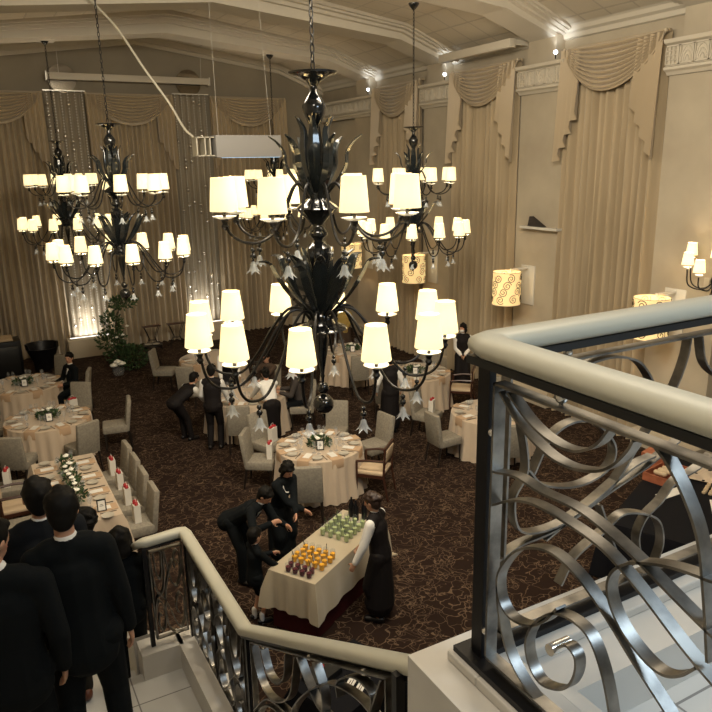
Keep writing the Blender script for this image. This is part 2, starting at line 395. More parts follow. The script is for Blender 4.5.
# railings --------------------------------------------------------
def rib(path,wd,th,plane,c):
    """flat bar bent in a plane: path of (a,b); 'x' plane -> (c,a,b), 'y' plane -> (a,c,b)"""
    pts=spline([(a,b,0) for a,b in path],7); k=[]; n=len(pts)
    for i,p in enumerate(pts):
        t=(pts[min(i+1,n-1)]-pts[max(i-1,0)]); t=V((t.x,t.y)).normalized(); nn=V((-t.y,t.x))*th/2
        for sa,sb in ((1,1),(1,-1),(-1,-1),(-1,1)):
            a=p.x+nn.x*sa; b=p.y+nn.y*sa; d=c+wd/2*sb
            k.append((d,a,b) if plane=='x' else (a,d,b))
    fs=[(i*4+j,i*4+(j+1)%4,(i+1)*4+(j+1)%4,(i+1)*4+j) for i in range(n-1) for j in range(4)]+[(3,2,1,0),tuple((n-1)*4+j for j in range(4))]
    return MB().add(k,fs)
def barpath(pts,wd,th,plane,c):
    m=MB()
    for (a0,b0),(a1,b1) in zip(pts,pts[1:]):
        L=math.hypot(a1-a0,b1-b0); na,nb=-(b1-b0)/L*th/2,(a1-a0)/L*th/2; da,db=(a1-a0)/L*th/2,(b1-b0)/L*th/2
        q=[(a0-da+na,b0-db+nb),(a1+da+na,b1+db+nb),(a1+da-na,b1+db-nb),(a0-da-na,b0-db-nb)]
        m.prism(q,plane,c-wd/2,c+wd/2)
    return m
HP=[(.055*math.cos(a)*(1 if abs(math.cos(a))<.99 else 1),.030*math.sin(a)) for a in [2*PI*i/16 for i in range(16)]]
HP=[(math.copysign(abs(a/.055)**.75*.056,a),math.copysign(abs(b/.03)**.8*.032,b)) for a,b in HP]
NEAR=[[(1.457,4.587),(1.383,4.522),(1.284,4.475),(1.195,4.463),(1.109,4.483),(1.058,4.515),(1.019,4.564),(1.003,4.596)],
[(1.424,4.593),(1.337,4.536),(1.251,4.509),(1.172,4.512),(1.109,4.550),(1.072,4.602)],
[(1.470,4.342),(1.378,4.362),(1.283,4.356),(1.140,4.361),(0.996,4.328),(0.883,4.286),(0.793,4.253),(0.725,4.234),(.6,4.21),(.5,4.23)],
[(1.473,4.236),(1.394,4.283),(1.303,4.312),(1.176,4.311),(1.061,4.295),(0.953,4.246),(0.840,4.180),(0.766,4.143),(0.66,4.1),(.5,4.05)],
[(1.198,4.054),(1.238,3.993),(1.298,3.940),(1.372,3.918),(1.418,3.938),(1.438,3.987),(1.428,4.049),(1.360,4.145),(1.250,4.201),(1.145,4.187),(1.045,4.130),(0.951,4.059),(0.849,3.988),(0.795,3.942),(.72,3.86)],
[(1.438,3.987),(1.425,3.903),(1.383,3.799),(1.310,3.739),(1.214,3.708)],
[(1.196,3.935),(1.158,3.966),(1.125,3.951),(1.122,3.904),(1.145,3.847),(1.190,3.808),(1.247,3.790),(1.290,3.820),(1.307,3.882),(1.279,3.958),(1.215,4.029),(1.148,4.051),(1.085,4.037),(1.037,3.969),(1.002,3.870),(.98,3.76)],
[(.62,4.30),(0.742,4.363),(0.797,4.362),(0.865,4.350),(0.924,4.331),(0.990,4.297),(1.032,4.251),(1.040,4.200),(1.016,4.148),(0.971,4.107),(0.911,4.081),(0.865,4.081),(0.825,4.109),(0.795,4.148)],
[(0.946,4.601),(0.913,4.576),(0.864,4.515),(0.822,4.435),(0.793,4.308),(0.770,4.179)]]
FAR=[[(1.554,4.449),(1.599,4.526),(1.663,4.572),(1.741,4.586),(1.819,4.582),(1.907,4.555),(1.967,4.501),(2.016,4.428),(2.070,4.334)],
[(2.167,4.599),(2.157,4.529),(2.118,4.436),(2.052,4.349),(1.958,4.257),(1.826,4.116),(1.668,4.056),(1.538,4.001)],
[(1.619,3.807),(1.681,3.895),(1.809,3.953),(1.903,3.997),(2.025,3.964),(2.101,3.912),(2.130,3.821),(2.107,3.744)],
[(2.368,4.118),(2.288,4.079),(2.173,4.058),(2.101,3.996),(2.026,3.952),(1.993,3.881),(2.022,3.779)],
[(1.406,4.476),(1.445,4.278),(1.397,4.181),(1.432,4.063),(1.584,4.039),(1.735,4.083),(1.923,4.167),(2.038,4.187)],
[(1.471,4.251),(1.535,4.356),(1.631,4.394),(1.736,4.366),(1.829,4.273),(1.809,4.194),(1.677,4.163),(1.520,4.202),(1.450,4.270)],
[(2.226,4.596),(2.257,4.506),(2.311,4.453),(2.393,4.410)],
[(1.342,3.987),(1.431,4.014),(1.602,4.030),(1.827,4.104),(2.026,4.163),(2.222,4.248),(2.330,4.343)],
[(1.784,4.063),(1.908,3.814),(2.029,3.722),(2.192,3.719)]]
t=T('balcony_railing','cream topped balcony railing with steel scrollwork in the right foreground','railing',(1.26,1.55,3.66))
O=V((1.26,1.55,3.66))
def PR(name,mb,m,lab=None,smooth=True):
    mb.v=[tuple(V(v)-O) for v in mb.v]; return P(name,mb,m,t,lab,smooth)
PR('handrail',MB().sweep([(1.26,-3.4,4.70),(1.26,1.50,4.70),(1.275,1.545,4.70),(1.31,1.56,4.70),(6.5,1.56,4.70)],HP),m_rail,'cream rounded handrail')
PR('under_bar',MB().sweep([(1.26,-3.4,4.655),(1.26,1.56,4.655),(6.5,1.56,4.655)],[(-.03,-.012),(.03,-.012),(.03,.012),(-.03,.012)]),m_dsteel)
PR('base_bar',MB().sweep([(1.26,-3.4,3.676),(1.26,1.56,3.676),(6.5,1.56,3.676)],[(-.045,-.008),(.045,-.008),(.045,.012),(-.045,.012)]),m_bsteel)
PR('post',MB().box((1.26,1.53,4.16),(.02,.045,.98)).box((1.285,1.56,4.16),(.05,.02,.98)),m_bsteel,'black corner post')
for yy in (-1.0,): PR('post',MB().box((1.26,yy,4.16),(.04,.03,.98)),m_bsteel)
for xx in (2.62,3.95,5.25): PR('post',MB().box((xx,1.56,4.16),(.03,.04,.98)),m_bsteel)
def frame(a0,a1,b0,b1,plane,c): return barpath([(a0,b0),(a1,b0),(a1,b1),(a0,b1),(a0,b0)],.042,.008,plane,c)
PR('frame',frame(1.475,-.9,3.72,4.605,'x',1.26),m_steel); 
for a in (1.36,2.70,4.02): PR('frame',frame(a,a+1.2,3.72,4.605,'y',1.56),m_steel)
for c in NEAR: PR('scroll',rib(c,.036,.007,'x',1.26),m_steel)
for c in NEAR[:7]: PR('scroll',rib([(a-1.28+(.06 if a<.8 else 0),b) for a,b in c],.036,.007,'x',1.26),m_steel)
for k in range(3):
    for c in FAR: PR('scroll',rib([(a+1.33*k,b) for a,b in c],.036,.007,'y',1.56),m_steel)
for yy in (1.24,.3,-.5): PR('ball_connector',MB().ell((1.26,yy,4.628),.016).tube([(1.26,yy,4.60),(1.26,yy,4.66)],.006),m_silver)
for xx in (1.60,2.4,3.0,3.8,4.3): PR('ball_connector',MB().ell((xx,1.56,4.628),.016).tube([(xx,1.56,4.60),(xx,1.56,4.66)],.006),m_silver)
for yy,zz in ((1.50,4.45),(1.50,3.79)): PR('ball_connector',MB().ell((1.26,yy,zz),.013),m_silver)
PR('scroll_end_ball',MB().tube([(1.225,1.196,3.935),(1.295,1.196,3.935)],.017,12),m_silver)
# stair railing
t=T('stair_railing','cream topped stair railing with steel scrollwork going down to the landing','railing',(1.1,3.4,1.85))
O=V((1.1,3.4,1.85))
HP2=[(a*.80,b*1.0) for a,b in HP]
PR('handrail',MB().sweep([(1.15,1.66,3.585),(1.10,3.40,2.66),(1.1,4.60,2.69),(1.09,4.64,2.69),(1.06,4.65,2.69),(.84,4.65,2.68),(.80,4.68,2.67),(.79,4.75,2.62),(.79,7.3,1.15)],HP2),m_rail,'cream rounded handrail')
PR('under_bar',MB().sweep([(1.14,1.72,3.51),(1.1,3.4,2.62),(1.1,4.65,2.65),(.80,4.65,2.64)],[(-.02,-.01),(.02,-.01),(.02,.01),(-.02,.01)]),m_dsteel)
for yy,za,zb in ((1.76,2.80,3.52),(3.36,1.87,2.64),(4.62,1.85,2.66)): PR('post',MB().box((1.1,yy,(za+zb)/2),(.035,.03,zb-za)),m_bsteel)
PR('post',MB().box((.81,4.65,2.25),(.03,.035,.8)),m_bsteel); PR('post',MB().box((.79,7.2,.7),(.03,.035,.9)),m_bsteel)
MOT=[[(.02,.98),(.10,.62),(.24,.50),(.38,.62),(.44,.98)],[(.12,.98),(.18,.74),(.27,.68),(.34,.78),(.36,.98)],
[(.0,.30),(.15,.48),(.32,.45),(.5,.30),(.66,.12),(.8,.05),(.93,.15),(.95,.33),(.84,.45),(.72,.40),(.70,.28),(.78,.22)],
[(.04,.02),(.02,.2),(.10,.38),(.22,.42),(.33,.30),(.31,.14),(.20,.08),(.12,.16),(.15,.27),(.22,.26)],
[(1.0,.62),(.86,.80),(.68,.84),(.52,.70),(.40,.50),(.36,.28),(.44,.08),(.58,.03)],
[(.46,.98),(.52,.80),(.62,.60),(.76,.55),(.9,.66),(.93,.85),(.84,.95),(.74,.88),(.74,.76)],
[(.98,.98),(.9,.6),(.86,.3),(.98,.02)],[(.3,.02),(.45,.2),(.6,.45),(.64,.7),(.58,.98)]]
def panel(P00,P10,P01,P11,plane,c,mot=MOT,flip=False):
    def Q(u,v):
        a=(1-u)*(1-v)*P00[0]+u*(1-v)*P10[0]+(1-u)*v*P01[0]+u*v*P11[0]; b=(1-u)*(1-v)*P00[1]+u*(1-v)*P10[1]+(1-u)*v*P01[1]+u*v*P11[1]; return a,b
    PR('frame',barpath([P00,P10,P11,P01,P00],.034,.008,plane,c),m_steel)
    for m in mot: PR('scroll',rib([Q(1-u if flip else u,v) for u,v in m],.042,.007,plane,c),m_steel)
panel((3.28,2.02),(1.82,2.84),(3.28,2.66),(1.82,3.46),'x',1.1)
panel((4.56,1.90),(3.98,1.90),(4.56,2.60),(3.98,2.60),'x',1.1)
panel((3.98,1.90),(3.42,1.90),(3.98,2.60),(3.42,2.60),'x',1.1,flip=True)
panel((.84,1.90),(1.07,1.90),(.84,2.60),(1.07,2.60),'y',4.65,MOT[:6])
for yy,zz in ((3.1,2.78),(2.5,3.12),(2.0,3.39),(4.3,2.645),(3.7,2.635)): PR('ball_connector',MB().ell((1.1,yy,zz-.035),.015),m_silver)
for yy in (4.3,3.7,3.5): PR('ball_connector',MB().ell((1.1,yy,1.875),.013),m_silver)

# ---------------------------------------------------------------- curtains
def drape(W,H,side=1,seed=0):
    rd=random.Random(seed); ph=[rd.uniform(0,6.28) for _ in range(4)]
    def fn(u,v):
        x=u*W; q=math.sin(2*PI*x/.175+1.1*math.sin(2*PI*x/.9+ph[0])+ph[1]); a=.095*math.copysign(abs(q)**.8,q)+.03*math.sin(2*PI*x/.47+ph[2]+v*.8)
        a*=.75+.45*v
        return (x-W/2+.012*math.sin(v*5+x*7),-.15-a,H*(1-v)+.02)
    return MB().grid(fn,int(W*56),10)
def swag(W,D):
    def fn(u,v):
        e=max(0,1-(2*u-1)**2); sag=D*(v**.92)*(e**.85)
        fold=.085*abs(math.sin(v*PI*9))*(e**.4)
        slope=.03*v*0
        return ((u-.5)*W*(1+.0*v),-.25-.08*e*v-fold-slope,-sag-.02*v)
    m=MB().grid(fn,40,72)
    m.tube([fn(i/30,1) for i in range(31)],.022,6)
    return m
def cascade(W,L0,L1,sgn):
    N=4
    def fn(u,v):
        k=u*N; fr=k-math.floor(k) if u<1 else 1
        tri=abs(2*fr-1)
        L=L0+(L1-L0)*((math.floor(min(k,N-.001))+(fr if fr<.5 else .5+(fr-.5)*.2))/N)+.12*(tri-.5)*0
        return (sgn*(u*W),-.24-.15*tri*(.45+.55*v)-.02*v,-L*v)
    return MB().grid(fn,60,8)
def curtain(W,H,loc,rz,label,seed):
    t=T('swag_curtain',label,'curtain',loc,rz,None)
    P('drape',drape(W,H,1,seed),m_curtain,t)
    sw=P('swag',swag(W,.80),m_swag,t); sw.location=(0,0,H+.02)
    for sg in (-1,1):
        mb=MB(); c=cascade(.52,1.15,2.15,sg); c.v=[(sg*(W/2-.50)+x,y,z+H) for x,y,z in c.v]; P('cascade',c,m_swag,t)
    P('curtain_rail',MB().box((0,-.12,H+.03),(W,.06,.05)),m_swag,t)
    for sg in (-1,1): P('finial',MB().ell((sg*W/2,-.24,H+.02),.035),m_beige,t)
    return t
seed=1
for yc,lab in ((9.80,'tall beige swagged curtain on the right wall nearest the balcony'),(13.42,'tall beige swagged curtain on the right wall, second from the balcony'),(17.07,'tall beige swagged curtain on the right wall nearest the far corner')):
    curtain(2.28,7.24,(XR-.03,yc,0),R(-90),lab,seed); seed+=1
for xc,lab in ((1.22,'beige swagged curtain on the back wall at the far left'),(4.73,'beige swagged curtain on the back wall between the two bead curtains'),(8.28,'beige swagged curtain on the back wall right of the bead curtains')):
    curtain(2.38,7.22,(xc,YB-.02,0),0,lab,seed); seed+=1

# crystal bead curtains with lit bases
BALL=MB().ell((0,0,0),.05,n=12,m=8).mesh('silver_ball',m_silver)
for xc,lab in ((3.0,'hanging curtain of crystal beads and silver balls, left of the two'),(6.48,'hanging curtain of crystal beads and silver balls, right of the two')):
    t=T('bead_curtain',lab,'bead curtain',(xc,YB-.02,0))
    P('back_panel',MB().grid(lambda u,v:((u-.5)*1.02,-.04-.02*math.sin(u*40),7.25*(1-v)+.02),60,4),mat('organza',(.30,.255,.19),.6),t)
    P('top_rail',MB().box((0,-.2,7.30),(1.08,.12,.03)),m_bead,t)
    for k in range(6):
        x=-.45+.18*k; mb=MB(); z=7.28; rd=random.Random(k+int(xc*3)); balls=[]
        nb=0
        mb.tube([(x,-.2,7.3),(x,-.2,.75)],.0025,3)
        while z>.8:
            if rd.random()<.09: balls.append((x,-.2,z-.03)); z-=.14
            else: mb.ell((x,-.2,z),.019,n=6,m=4); z-=.075
        s_=P('bead_string',mb,m_bead,t); [setattr(link('silver_ball',BALL,s_),'location',q) for q in balls]
    P('mirror_disc',MB().lathe([(0,-.01),(.37,-.01),(.37,.01),(0,.01)],(0,-.13,7.62),28,Matrix.Rotation(PI/2,3,'X')),m_mirror,t,'round mirror disc')
    b=T('lit_plinth','cream box plinth glowing at the foot of the %s bead curtain'%('left' if xc<4 else 'right'),'plinth',(xc-.1,YB-.62,0))
    P('body',MB().rbox((0,0,.26),(1.30,.5,.52),.01),m_beige,b)
    P('light_strip',MB().box((0,.1,.525),(1.1,.05,.01)),m_strip,b)
    light('SPOT',(0,.20,.62),55,(1,.94,.82),.12,(R(170),0,0),b,'plinth_uplight',spot_size=R(95),spot_blend=.8)
    light('AREA',(0,.25,.60),9,(1,.95,.85),.6,(R(155),0,0),b,'plinth_glow')

# projection screen cases and the hanging projector box
t=T('screen_case','long white projection screen case hung across the back wall','screen case',(4.80,21.62,7.65))
P('case',MB().rbox((0,0,0),(4.45,.16,.17),.01),m_trim,t); P('end_cap',MB().box((2.23,0,0),(.03,.17,.22)),m_bead,t); P('end_cap',MB().box((-2.23,0,0),(.03,.17,.22)),m_bead,t)
for x in (-1.9,2.0): P('wire',MB().tube([(x,0,.08),(x,-.1,.85)],.006,4),m_bead,t)
t=T('screen_case','white projection screen case fixed above the second curtain on the right wall','screen case',(10.40,13.4,7.55))
P('case',MB().rbox((0,0,0),(.16,2.5,.17),.01),m_trim,t); P('bracket',MB().box((.25,1.2,.02),(.5,.05,.1)),m_trim,t); P('bracket',MB().box((.25,-1.2,.02),(.5,.05,.1)),m_trim,t)
t=T('projector_box','pale grey box with open white cage hung in mid air left of the big chandelier','projector',(5.17,14,5.6))
P('case',MB().rbox((.05,0,0),(1.36,.45,.42),.015),m_led,t); P('blue_underside_strip',MB().box((.10,-.16,-.205),(1.2,.1,.02)),emis('blue_strip',(.5,.75,1),1.2),t)  # emissive blue band along the underside of the box
mb=MB()
for x in (-.98,-.82,-.72): mb.box((x,0,0),(.022,.3,.36))
mb.box((-.82,0,.17),(.36,.3,.02)); mb.box((-.82,0,-.17),(.36,.3,.02)); P('cage',mb,m_cable,t)
for x in (-.5,.6): P('wire',MB().tube([(x,0,.2),(x*.9,.2,3.0)],.004,4),m_bead,t)
t=tag(P('cable',MB().tube(spline([(4.17,14,5.78),(4.0,14,5.95),(3.75,14,6.4),(3.4,14.2,7.0),(3.05,14.5,7.7),(2.75,14.7,8.10),(2.6,14.75,8.26)],6),.022,6),m_cable),'white cable running from the ceiling down to the hanging projector box','cable')

# ---------------------------------------------------------------- chandeliers
def blade(pts,wid,th=.006,m=None,twist=0):
    # tapered curved leaf in the xz plane, width across y
    pts=spline([(x,0,z) for x,z in pts],5); n=len(pts); mb=MB(); k=[]
    for i,p in enumerate(pts):
        s=i/(n-1); w_=wid*(math.sin(PI*min(1,s*.92+.06))**.8); tt=(pts[min(i+1,n-1)]-pts[max(i-1,0)]).normalized(); nn=V((-tt.z,0,tt.x))
        for y,o in ((-w_/2,.22*w_),(0,0),(w_/2,.22*w_)):
            k.append(p+V((0,y,0))+nn*(o+th/2))
        for y,o in ((w_/2,.22*w_),(0,0),(-w_/2,.22*w_)):
            k.append(p+V((0,y,0))+nn*(o-th/2))
    fs=[(i*6+j,i*6+(j+1)%6,(i+1)*6+(j+1)%6,(i+1)*6+j) for i in range(n-1) for j in range(6)]+[(0,1,4,5),(1,2,3,4),tuple((n-1)*6+q for q in (5,4,1,0)),tuple((n-1)*6+q for q in (4,3,2,1))]
    return mb.add(k,fs)
def pend(mbb,mbc,x,z):
    mbb.tube([(x,0,z),(x,0,z-.05)],.003,4); mbb.ell((x,0,z-.06),.02,n=10,m=6); mbb.ell((x,0,z-.105),.026,n=10,m=6); mbb.tube([(x,0,z-.12),(x,0,z-.15)],.008,6)
    # flower bell with pointed petals
    n=12; prof=[(.008,-.145),(.020,-.16),(.024,-.185),(.034,-.21),(.052,-.232)]; k=[]
    for i in range(n):
        a=2*PI*i/n
        for j,(r,dz) in enumerate(prof):
            q=1+(.30 if j==4 else .1)*math.cos(6*a); k.append((x+r*q*math.cos(a),r*q*math.sin(a),z+dz-(.014*math.cos(6*a) if j==4 else 0)))
    mbc.add(k,[(i*5+j,((i+1)%n)*5+j,((i+1)%n)*5+j+1,i*5+j+1) for i in range(n) for j in range(4)])
def sh_mesh(rb,rt,h): return MB().shell([(rb,0),(rt,h)],n=24)
# z relative to world 0 level kept: axis empty sits at z=3.05 (lowest point)
Z0=3.05
def arm_proto(tier,root,me={}):
    if tier=='up': path=[(.05,4.90),(.12,5.02),(.19,5.02),(.27,4.86),(.36,4.68),(.48,4.60),(.62,4.61),(.72,4.68),(.755,4.78)]; rl_,zs,rb,rt,h=.755,4.80,.108,.088,.25; xd,zd=.55,4.60
    else: path=[(.08,3.92),(.16,4.02),(.27,4.02),(.40,3.88),(.55,3.64),(.70,3.47),(.87,3.46),(.98,3.55),(1.03,3.74)]; rl_,zs,rb,rt,h=1.03,3.78,.110,.078,.255; xd,zd=.80,3.455
    if not me:
        pass
    key=tier
    if key not in ARM:
        a=MB().tube([(x,0,z-Z0) for x,z in [tuple(q)[:2] for q in spline([(x,z,0) for x,z in path],5)]],.0115,8)
        a.lathe([(.012,-.09),(.03,-.06),(.018,-.04),(.03,-.01),(.012,0)],(rl_,0,zs-Z0-.005),10)
        b=MB(); c=MB(); pend(b,c,xd,zd-Z0)
        cup=MB().lathe([(.012,-.012),(.05,-.006),(.088,.008),(.092,.014),(.05,.004),(.012,.0)],(rl_,0,zs-Z0),24)
        cdl=MB().tube([(rl_,0,zs-Z0+.0),(rl_,0,zs-Z0+.10)],.014,8)
        blb=MB().ell((rl_,0,zs-Z0+.15),(.018,.018,.035),n=8,m=6)
        s_=sh_mesh(rb,rt,h); s_.v=[(x+rl_,y,z+zs-Z0+.05) for x,y,z in s_.v]
        s_.tube([(rl_-rt*.98,0,zs-Z0+.05+h-.02),(rl_+rt*.98,0,zs-Z0+.05+h-.02)],.002,4)
        ARM[key]=dict(arm=a.mesh('arm',m_rod),bead_drop=b.mesh('bead_drop',m_black),glass_flower=c.mesh('glass_flower',m_crys),drip_saucer=cup.mesh('drip_saucer',m_sauc),candle_tube=cdl.mesh('candle_tube',m_rod),bulb=blb.mesh('bulb',m_bulb),lamp_shade=s_.mesh('lamp_shade',m_shade))
    return ARM[key],rl_,zs
ARM={}; LT={}
def chandelier(loc,label,top,power,rot=0):
    t=T('chandelier',label,'chandelier',(loc[0],loc[1],Z0+.03),rot,'black glass chandeliers')
    if not LT:
        st_=MB()
        st_.lathe([(0,4.98),(.05,5.0),(.035,5.1),(.022,5.2),(.02,5.38),(.028,5.46),(.05,5.49),(.085,5.56),(.095,5.62),(.06,5.68),(.03,5.72),(.03,5.78),(.06,5.80),(.0,5.81)],(0,0,-Z0),20)
        LT['stem']=st_.mesh('upper_stem',m_black)
        LT['top']=MB().lathe([(.03,5.76),(.06,5.80),(.12,5.835),(.185,5.85),(.19,5.865),(.12,5.855),(.05,5.87),(.0,5.87)],(0,0,-Z0),28).mesh('top_saucer',m_black)
        LT['mid']=MB().lathe([(.0,5.0),(.05,4.98),(.07,4.92),(.14,4.87),(.17,4.84),(.15,4.82),(.09,4.76),(.045,4.71),(.05,4.69),(.075,4.66),(.075,4.63),(.04,4.60),(.035,4.585),(.06,4.57),(.098,4.53),(.10,4.46),(.075,4.36),(.06,4.28),(.085,4.24),(.07,4.20),(.06,4.0),(.09,3.96),(.12,3.90),(0,3.88)],(0,0,-Z0),32,rib=.03,ribn=10).mesh('ribbed_body',m_black)
        LT['plate']=MB().lathe([(0,3.90),(.12,3.90),(.21,3.87),(.22,3.855),(.12,3.85),(0,3.84)],(0,0,-Z0),28).mesh('base_plate',m_black)
        LT['spin']=MB().lathe([(0,3.86),(.05,3.84),(.06,3.76),(.05,3.66),(.03,3.55),(.015,3.46),(.02,3.44),(.012,3.42),(.012,3.37),(0,3.37)],(0,0,-Z0),18).mesh('spindle',m_black)
        LT['ball']=MB().ell((0,0,3.335-Z0),.052,n=20,m=12).mesh('small_ball',m_black); LT['ball2']=MB().ell((0,0,3.19-Z0),(.090,.090,.088),n=24,m=14).lathe([(.02,3.11),(.012,3.08),(0,3.05)],(0,0,-Z0),8).mesh('large_ball',m_black)
        LT['leafA']=blade([(.03,4.86-Z0),(.10,4.96-Z0),(.19,5.07-Z0),(.25,5.17-Z0),(.26,5.27-Z0),(.31,5.35-Z0),(.37,5.40-Z0)],.085).mesh('upper_leaf',m_blackleaf)
        LT['leafB']=blade([(.03,4.88-Z0),(.07,5.02-Z0),(.12,5.18-Z0),(.13,5.32-Z0),(.12,5.44-Z0),(.16,5.54-Z0)],.10).mesh('upper_leaf',m_blackleaf)
        LT['leafC']=blade([(.05,3.95-Z0),(.17,4.05-Z0),(.29,4.19-Z0),(.37,4.32-Z0),(.42,4.42-Z0),(.50,4.44-Z0)],.12).mesh('lower_leaf',m_blackleaf)
        LT['leafD']=blade([(.05,3.98-Z0),(.12,4.14-Z0),(.17,4.30-Z0),(.22,4.42-Z0),(.30,4.50-Z0)],.12).mesh('lower_leaf',m_blackleaf)
    link('upper_stem',LT['stem'],t); link('top_saucer',LT['top'],t); link('ribbed_body',LT['mid'],t); link('base_plate',LT['plate'],t); link('spindle',LT['spin'],t); link('small_ball',LT['ball'],t); link('large_ball',LT['ball2'],t)
    for k in range(6):
        for q,off in (('leafA',0),('leafB',.5)):
            o=link('upper_leaf',LT[q],t); o.rotation_euler=(0,0,2*PI*(k+off)/6+.3)
    for k in range(7):
        for q,off in (('leafC',0),('leafD',.5)):
            o=link('lower_leaf',LT[q],t); o.rotation_euler=(0,0,2*PI*(k+off)/7+.1)
    # chain or rod up to the canopy
    ch=MB(); z=5.87
    while z<top-.08:
        i=int(round((z-5.87)/.062)); ph=PI/2*(i%2)
        pts=[(.016*math.cos(a)*math.cos(ph),.016*math.cos(a)*math.sin(ph),z+.038+.040*math.sin(a)-Z0) for a in [2*PI*j/10 for j in range(11)]]
        ch.tube(pts,.0055,5,False); z+=.062
    P('chain',ch,m_rod,t)
    P('canopy',MB().lathe([(0,top-.12),(.03,top-.11),(.08,top-.05),(.10,top-.02),(.10,top),(0,top)],(0,0,-Z0),18),m_black,t)
    for tier,n,off in (('up',8,.5),('lo',12,.5)):
        d,rl_,zs=arm_proto(tier,t)
        for k in range(n):
            a=link('arm',d['arm'],t); a.rotation_euler=(0,0,2*PI*(k+off)/n+(.12 if tier=='up' else .02))
            for nm in ('bead_drop','glass_flower','drip_saucer','candle_tube','bulb','lamp_shade'): link(nm,d[nm],a)
            if power: light('POINT',(rl_,0,zs-Z0+.16),power,WARM,.03,None,a,'lamp_light')
    return t
PW=9.5
chandelier((2.535,5.25),'largest black glass chandelier hanging in the centre of the view',8.74,PW,R(10))
chandelier((2.25,12.05),'black glass chandelier left of the big one, in front of the left bead curtain',8.25,PW,R(12))
chandelier((2.34,19.1),'small far black glass chandelier at the left, partly behind its nearer twin',8.12,PW,R(20))
chandelier((7.96,12.1),'black glass chandelier right of the big one, before the right wall',8.05,PW,R(9))
chandelier((7.95,19.1),'farthest black glass chandelier, mostly hidden behind the biggest one',8.08,PW,R(2))
# ceiling boxes the canopies hang from, stand in the beam soffit
for x,y in ((2.34,19.1),(7.95,19.1)):
    tag(P('ceiling_box',MB().rbox((x,y,8.17),(.42,.42,.12),.01),m_beam),'square cream ceiling box above the %s chandelier'%('far left' if x<5 else 'farthest'),'ceiling box')
# chandelier uplight for the vault: small spots on the capitals (seen as bright dots)
for i,y in enumerate((11.6,15.25,18.9,7.95)):
    t=T('spot_lamp','small spotlight on the carved capital %s'%(['between first and second right wall curtains','between second and third right wall curtains','nearest the far corner','at the right picture edge'][i]),'spotlight',(10.58,y-.5,7.12))
    P('bracket',MB().tube([(0,0,0),(0,0,.08)],.012,6),m_rod,t); P('lens',MB().ell((0,0,.12),.04,n=10,m=6),m_spot,t)
    light('SPOT',(-.06,0,.16),7,(.9,.95,1),.05,(R(180),R(28),0),t,'cornice_uplight',spot_size=R(100),spot_blend=.8)

# wall sconces ----------------------------------------------------
def drum_sconce(y,label):
    t=T('drum_wall_lamp',label,'wall lamp',(10.5,y,2.23),0,'patterned drum wall lamps')
    P('wall_plate',MB().rbox((.265,-.0,.36),(.03,.42,.86),.005),m_bead,t); P('arm',MB().box((.02,0,.74),(.50,.05,.04)).box((-.2,0,.72),(.03,.03,.08)),m_bead,t)
    s_=MB().shell([(.30,0),(.30,.70)],(-.33,0,0),36); d=P('drum_shade',s_,m_drum,t)
    rim=MB()
    for zz in (.0,.70): rim.tube([(-.33+.301*math.cos(a),.301*math.sin(a),zz) for a in [2*PI*i/36 for i in range(37)]],.006,4,False)
    P('rim',rim,m_beige,d)
    sc=MB(); rd=random.Random(int(y*10))
    for k in range(26):
        a0=PI/2+2*PI*(k+.5*(k%2))/26*1.0+rd.uniform(-.1,.1); z0=.12+.16*(k%4)+rd.uniform(-.02,.02); sg=rd.choice((-1,1)); ph=rd.uniform(0,6.28); pts=[]
        for j in range(20):
            q=j/19; rr_=.012+.085*q; an=ph+sg*q*4*PI*.9; a=a0+rr_*math.cos(an)/.30; zz=min(.69,max(.01,z0+rr_*math.sin(an)))
            pts.append((-.33+.303*math.cos(a),.303*math.sin(a),zz))
        sc.tube(pts,.0075,4)
    P('scroll_pattern',sc,m_scroll,d)
    P('bulb',MB().ell((-.33,0,.4),.03,n=10,m=6),m_bulb,t)
    light('POINT',(-.33,0,.36),11,WARM,.05,None,t,'sconce_light')
drum_sconce(8.07,'patterned drum wall lamp nearest the balcony, half hidden by the handrail')
drum_sconce(11.80,'patterned drum wall lamp between first and second right wall curtains')
drum_sconce(15.43,'patterned drum wall lamp below the right hand small chandelier')
drum_sconce(18.80,'patterned drum wall lamp nearest the far corner of the hall')
t=T('candle_wall_lamp','black wall lamp with cream shades at the right edge of the view','wall lamp',(10.76,7.28,2.9))
P('back_plate',MB().lathe([(0,-.03),(.09,-.03),(.12,0),(0,0)],(-.0,0,.45),16,Matrix.Rotation(-PI/2,3,'Y')),m_black,t)
P('body',MB().lathe([(0,.0),(.03,.03),(.06,.12),(.03,.22),(.06,.36),(.03,.5),(.05,.62),(0,.72)],(-.12,0,.0),12),m_black,t)
for k,(dx,dy,dz) in enumerate(((-.42,.30,.03),(-.25,-.32,.03),(-.50,.02,-.06),(-.18,.42,.16),(-.3,-.12,.18))):
    a=P('arm',MB().tube(spline([(-.12,0,.35),(dx*.5,dy*.5,.22),(dx*.95,dy*.9,.30),(dx,dy,.52+dz)],6),.012,6),m_rod,t)
    P('drip_saucer',MB().lathe([(.01,0),(.06,.01),(.065,.02),(.01,.01)],(dx,dy,.54+dz),14),m_sauc,a)
    P('lamp_shade',MB().shell([(.095,.60+dz),(.07,.80+dz)],(dx,dy,0),20),m_shade,a)
    light('POINT',(dx,dy,.70+dz),5,WARM,.03,None,a,'lamp_light')
t=T('wall_bracket','small angular bracket on the wall between first and second right wall curtains','bracket',(10.74,11.4,3.8))
P('shelf',MB().box((-.06,0,.05),(.16,1.1,.05)),m_bead,t); P('speaker',MB().prism([(-.1,.08),(.35,.08),(.3,.28)],'x',-.1,.02),m_grey,t)
tag(P('wall_socket',MB().rbox((10.77,7.50,3.2),(.03,.1,.16),.006),m_trim),'small white wall socket left of the black wall lamp','socket')

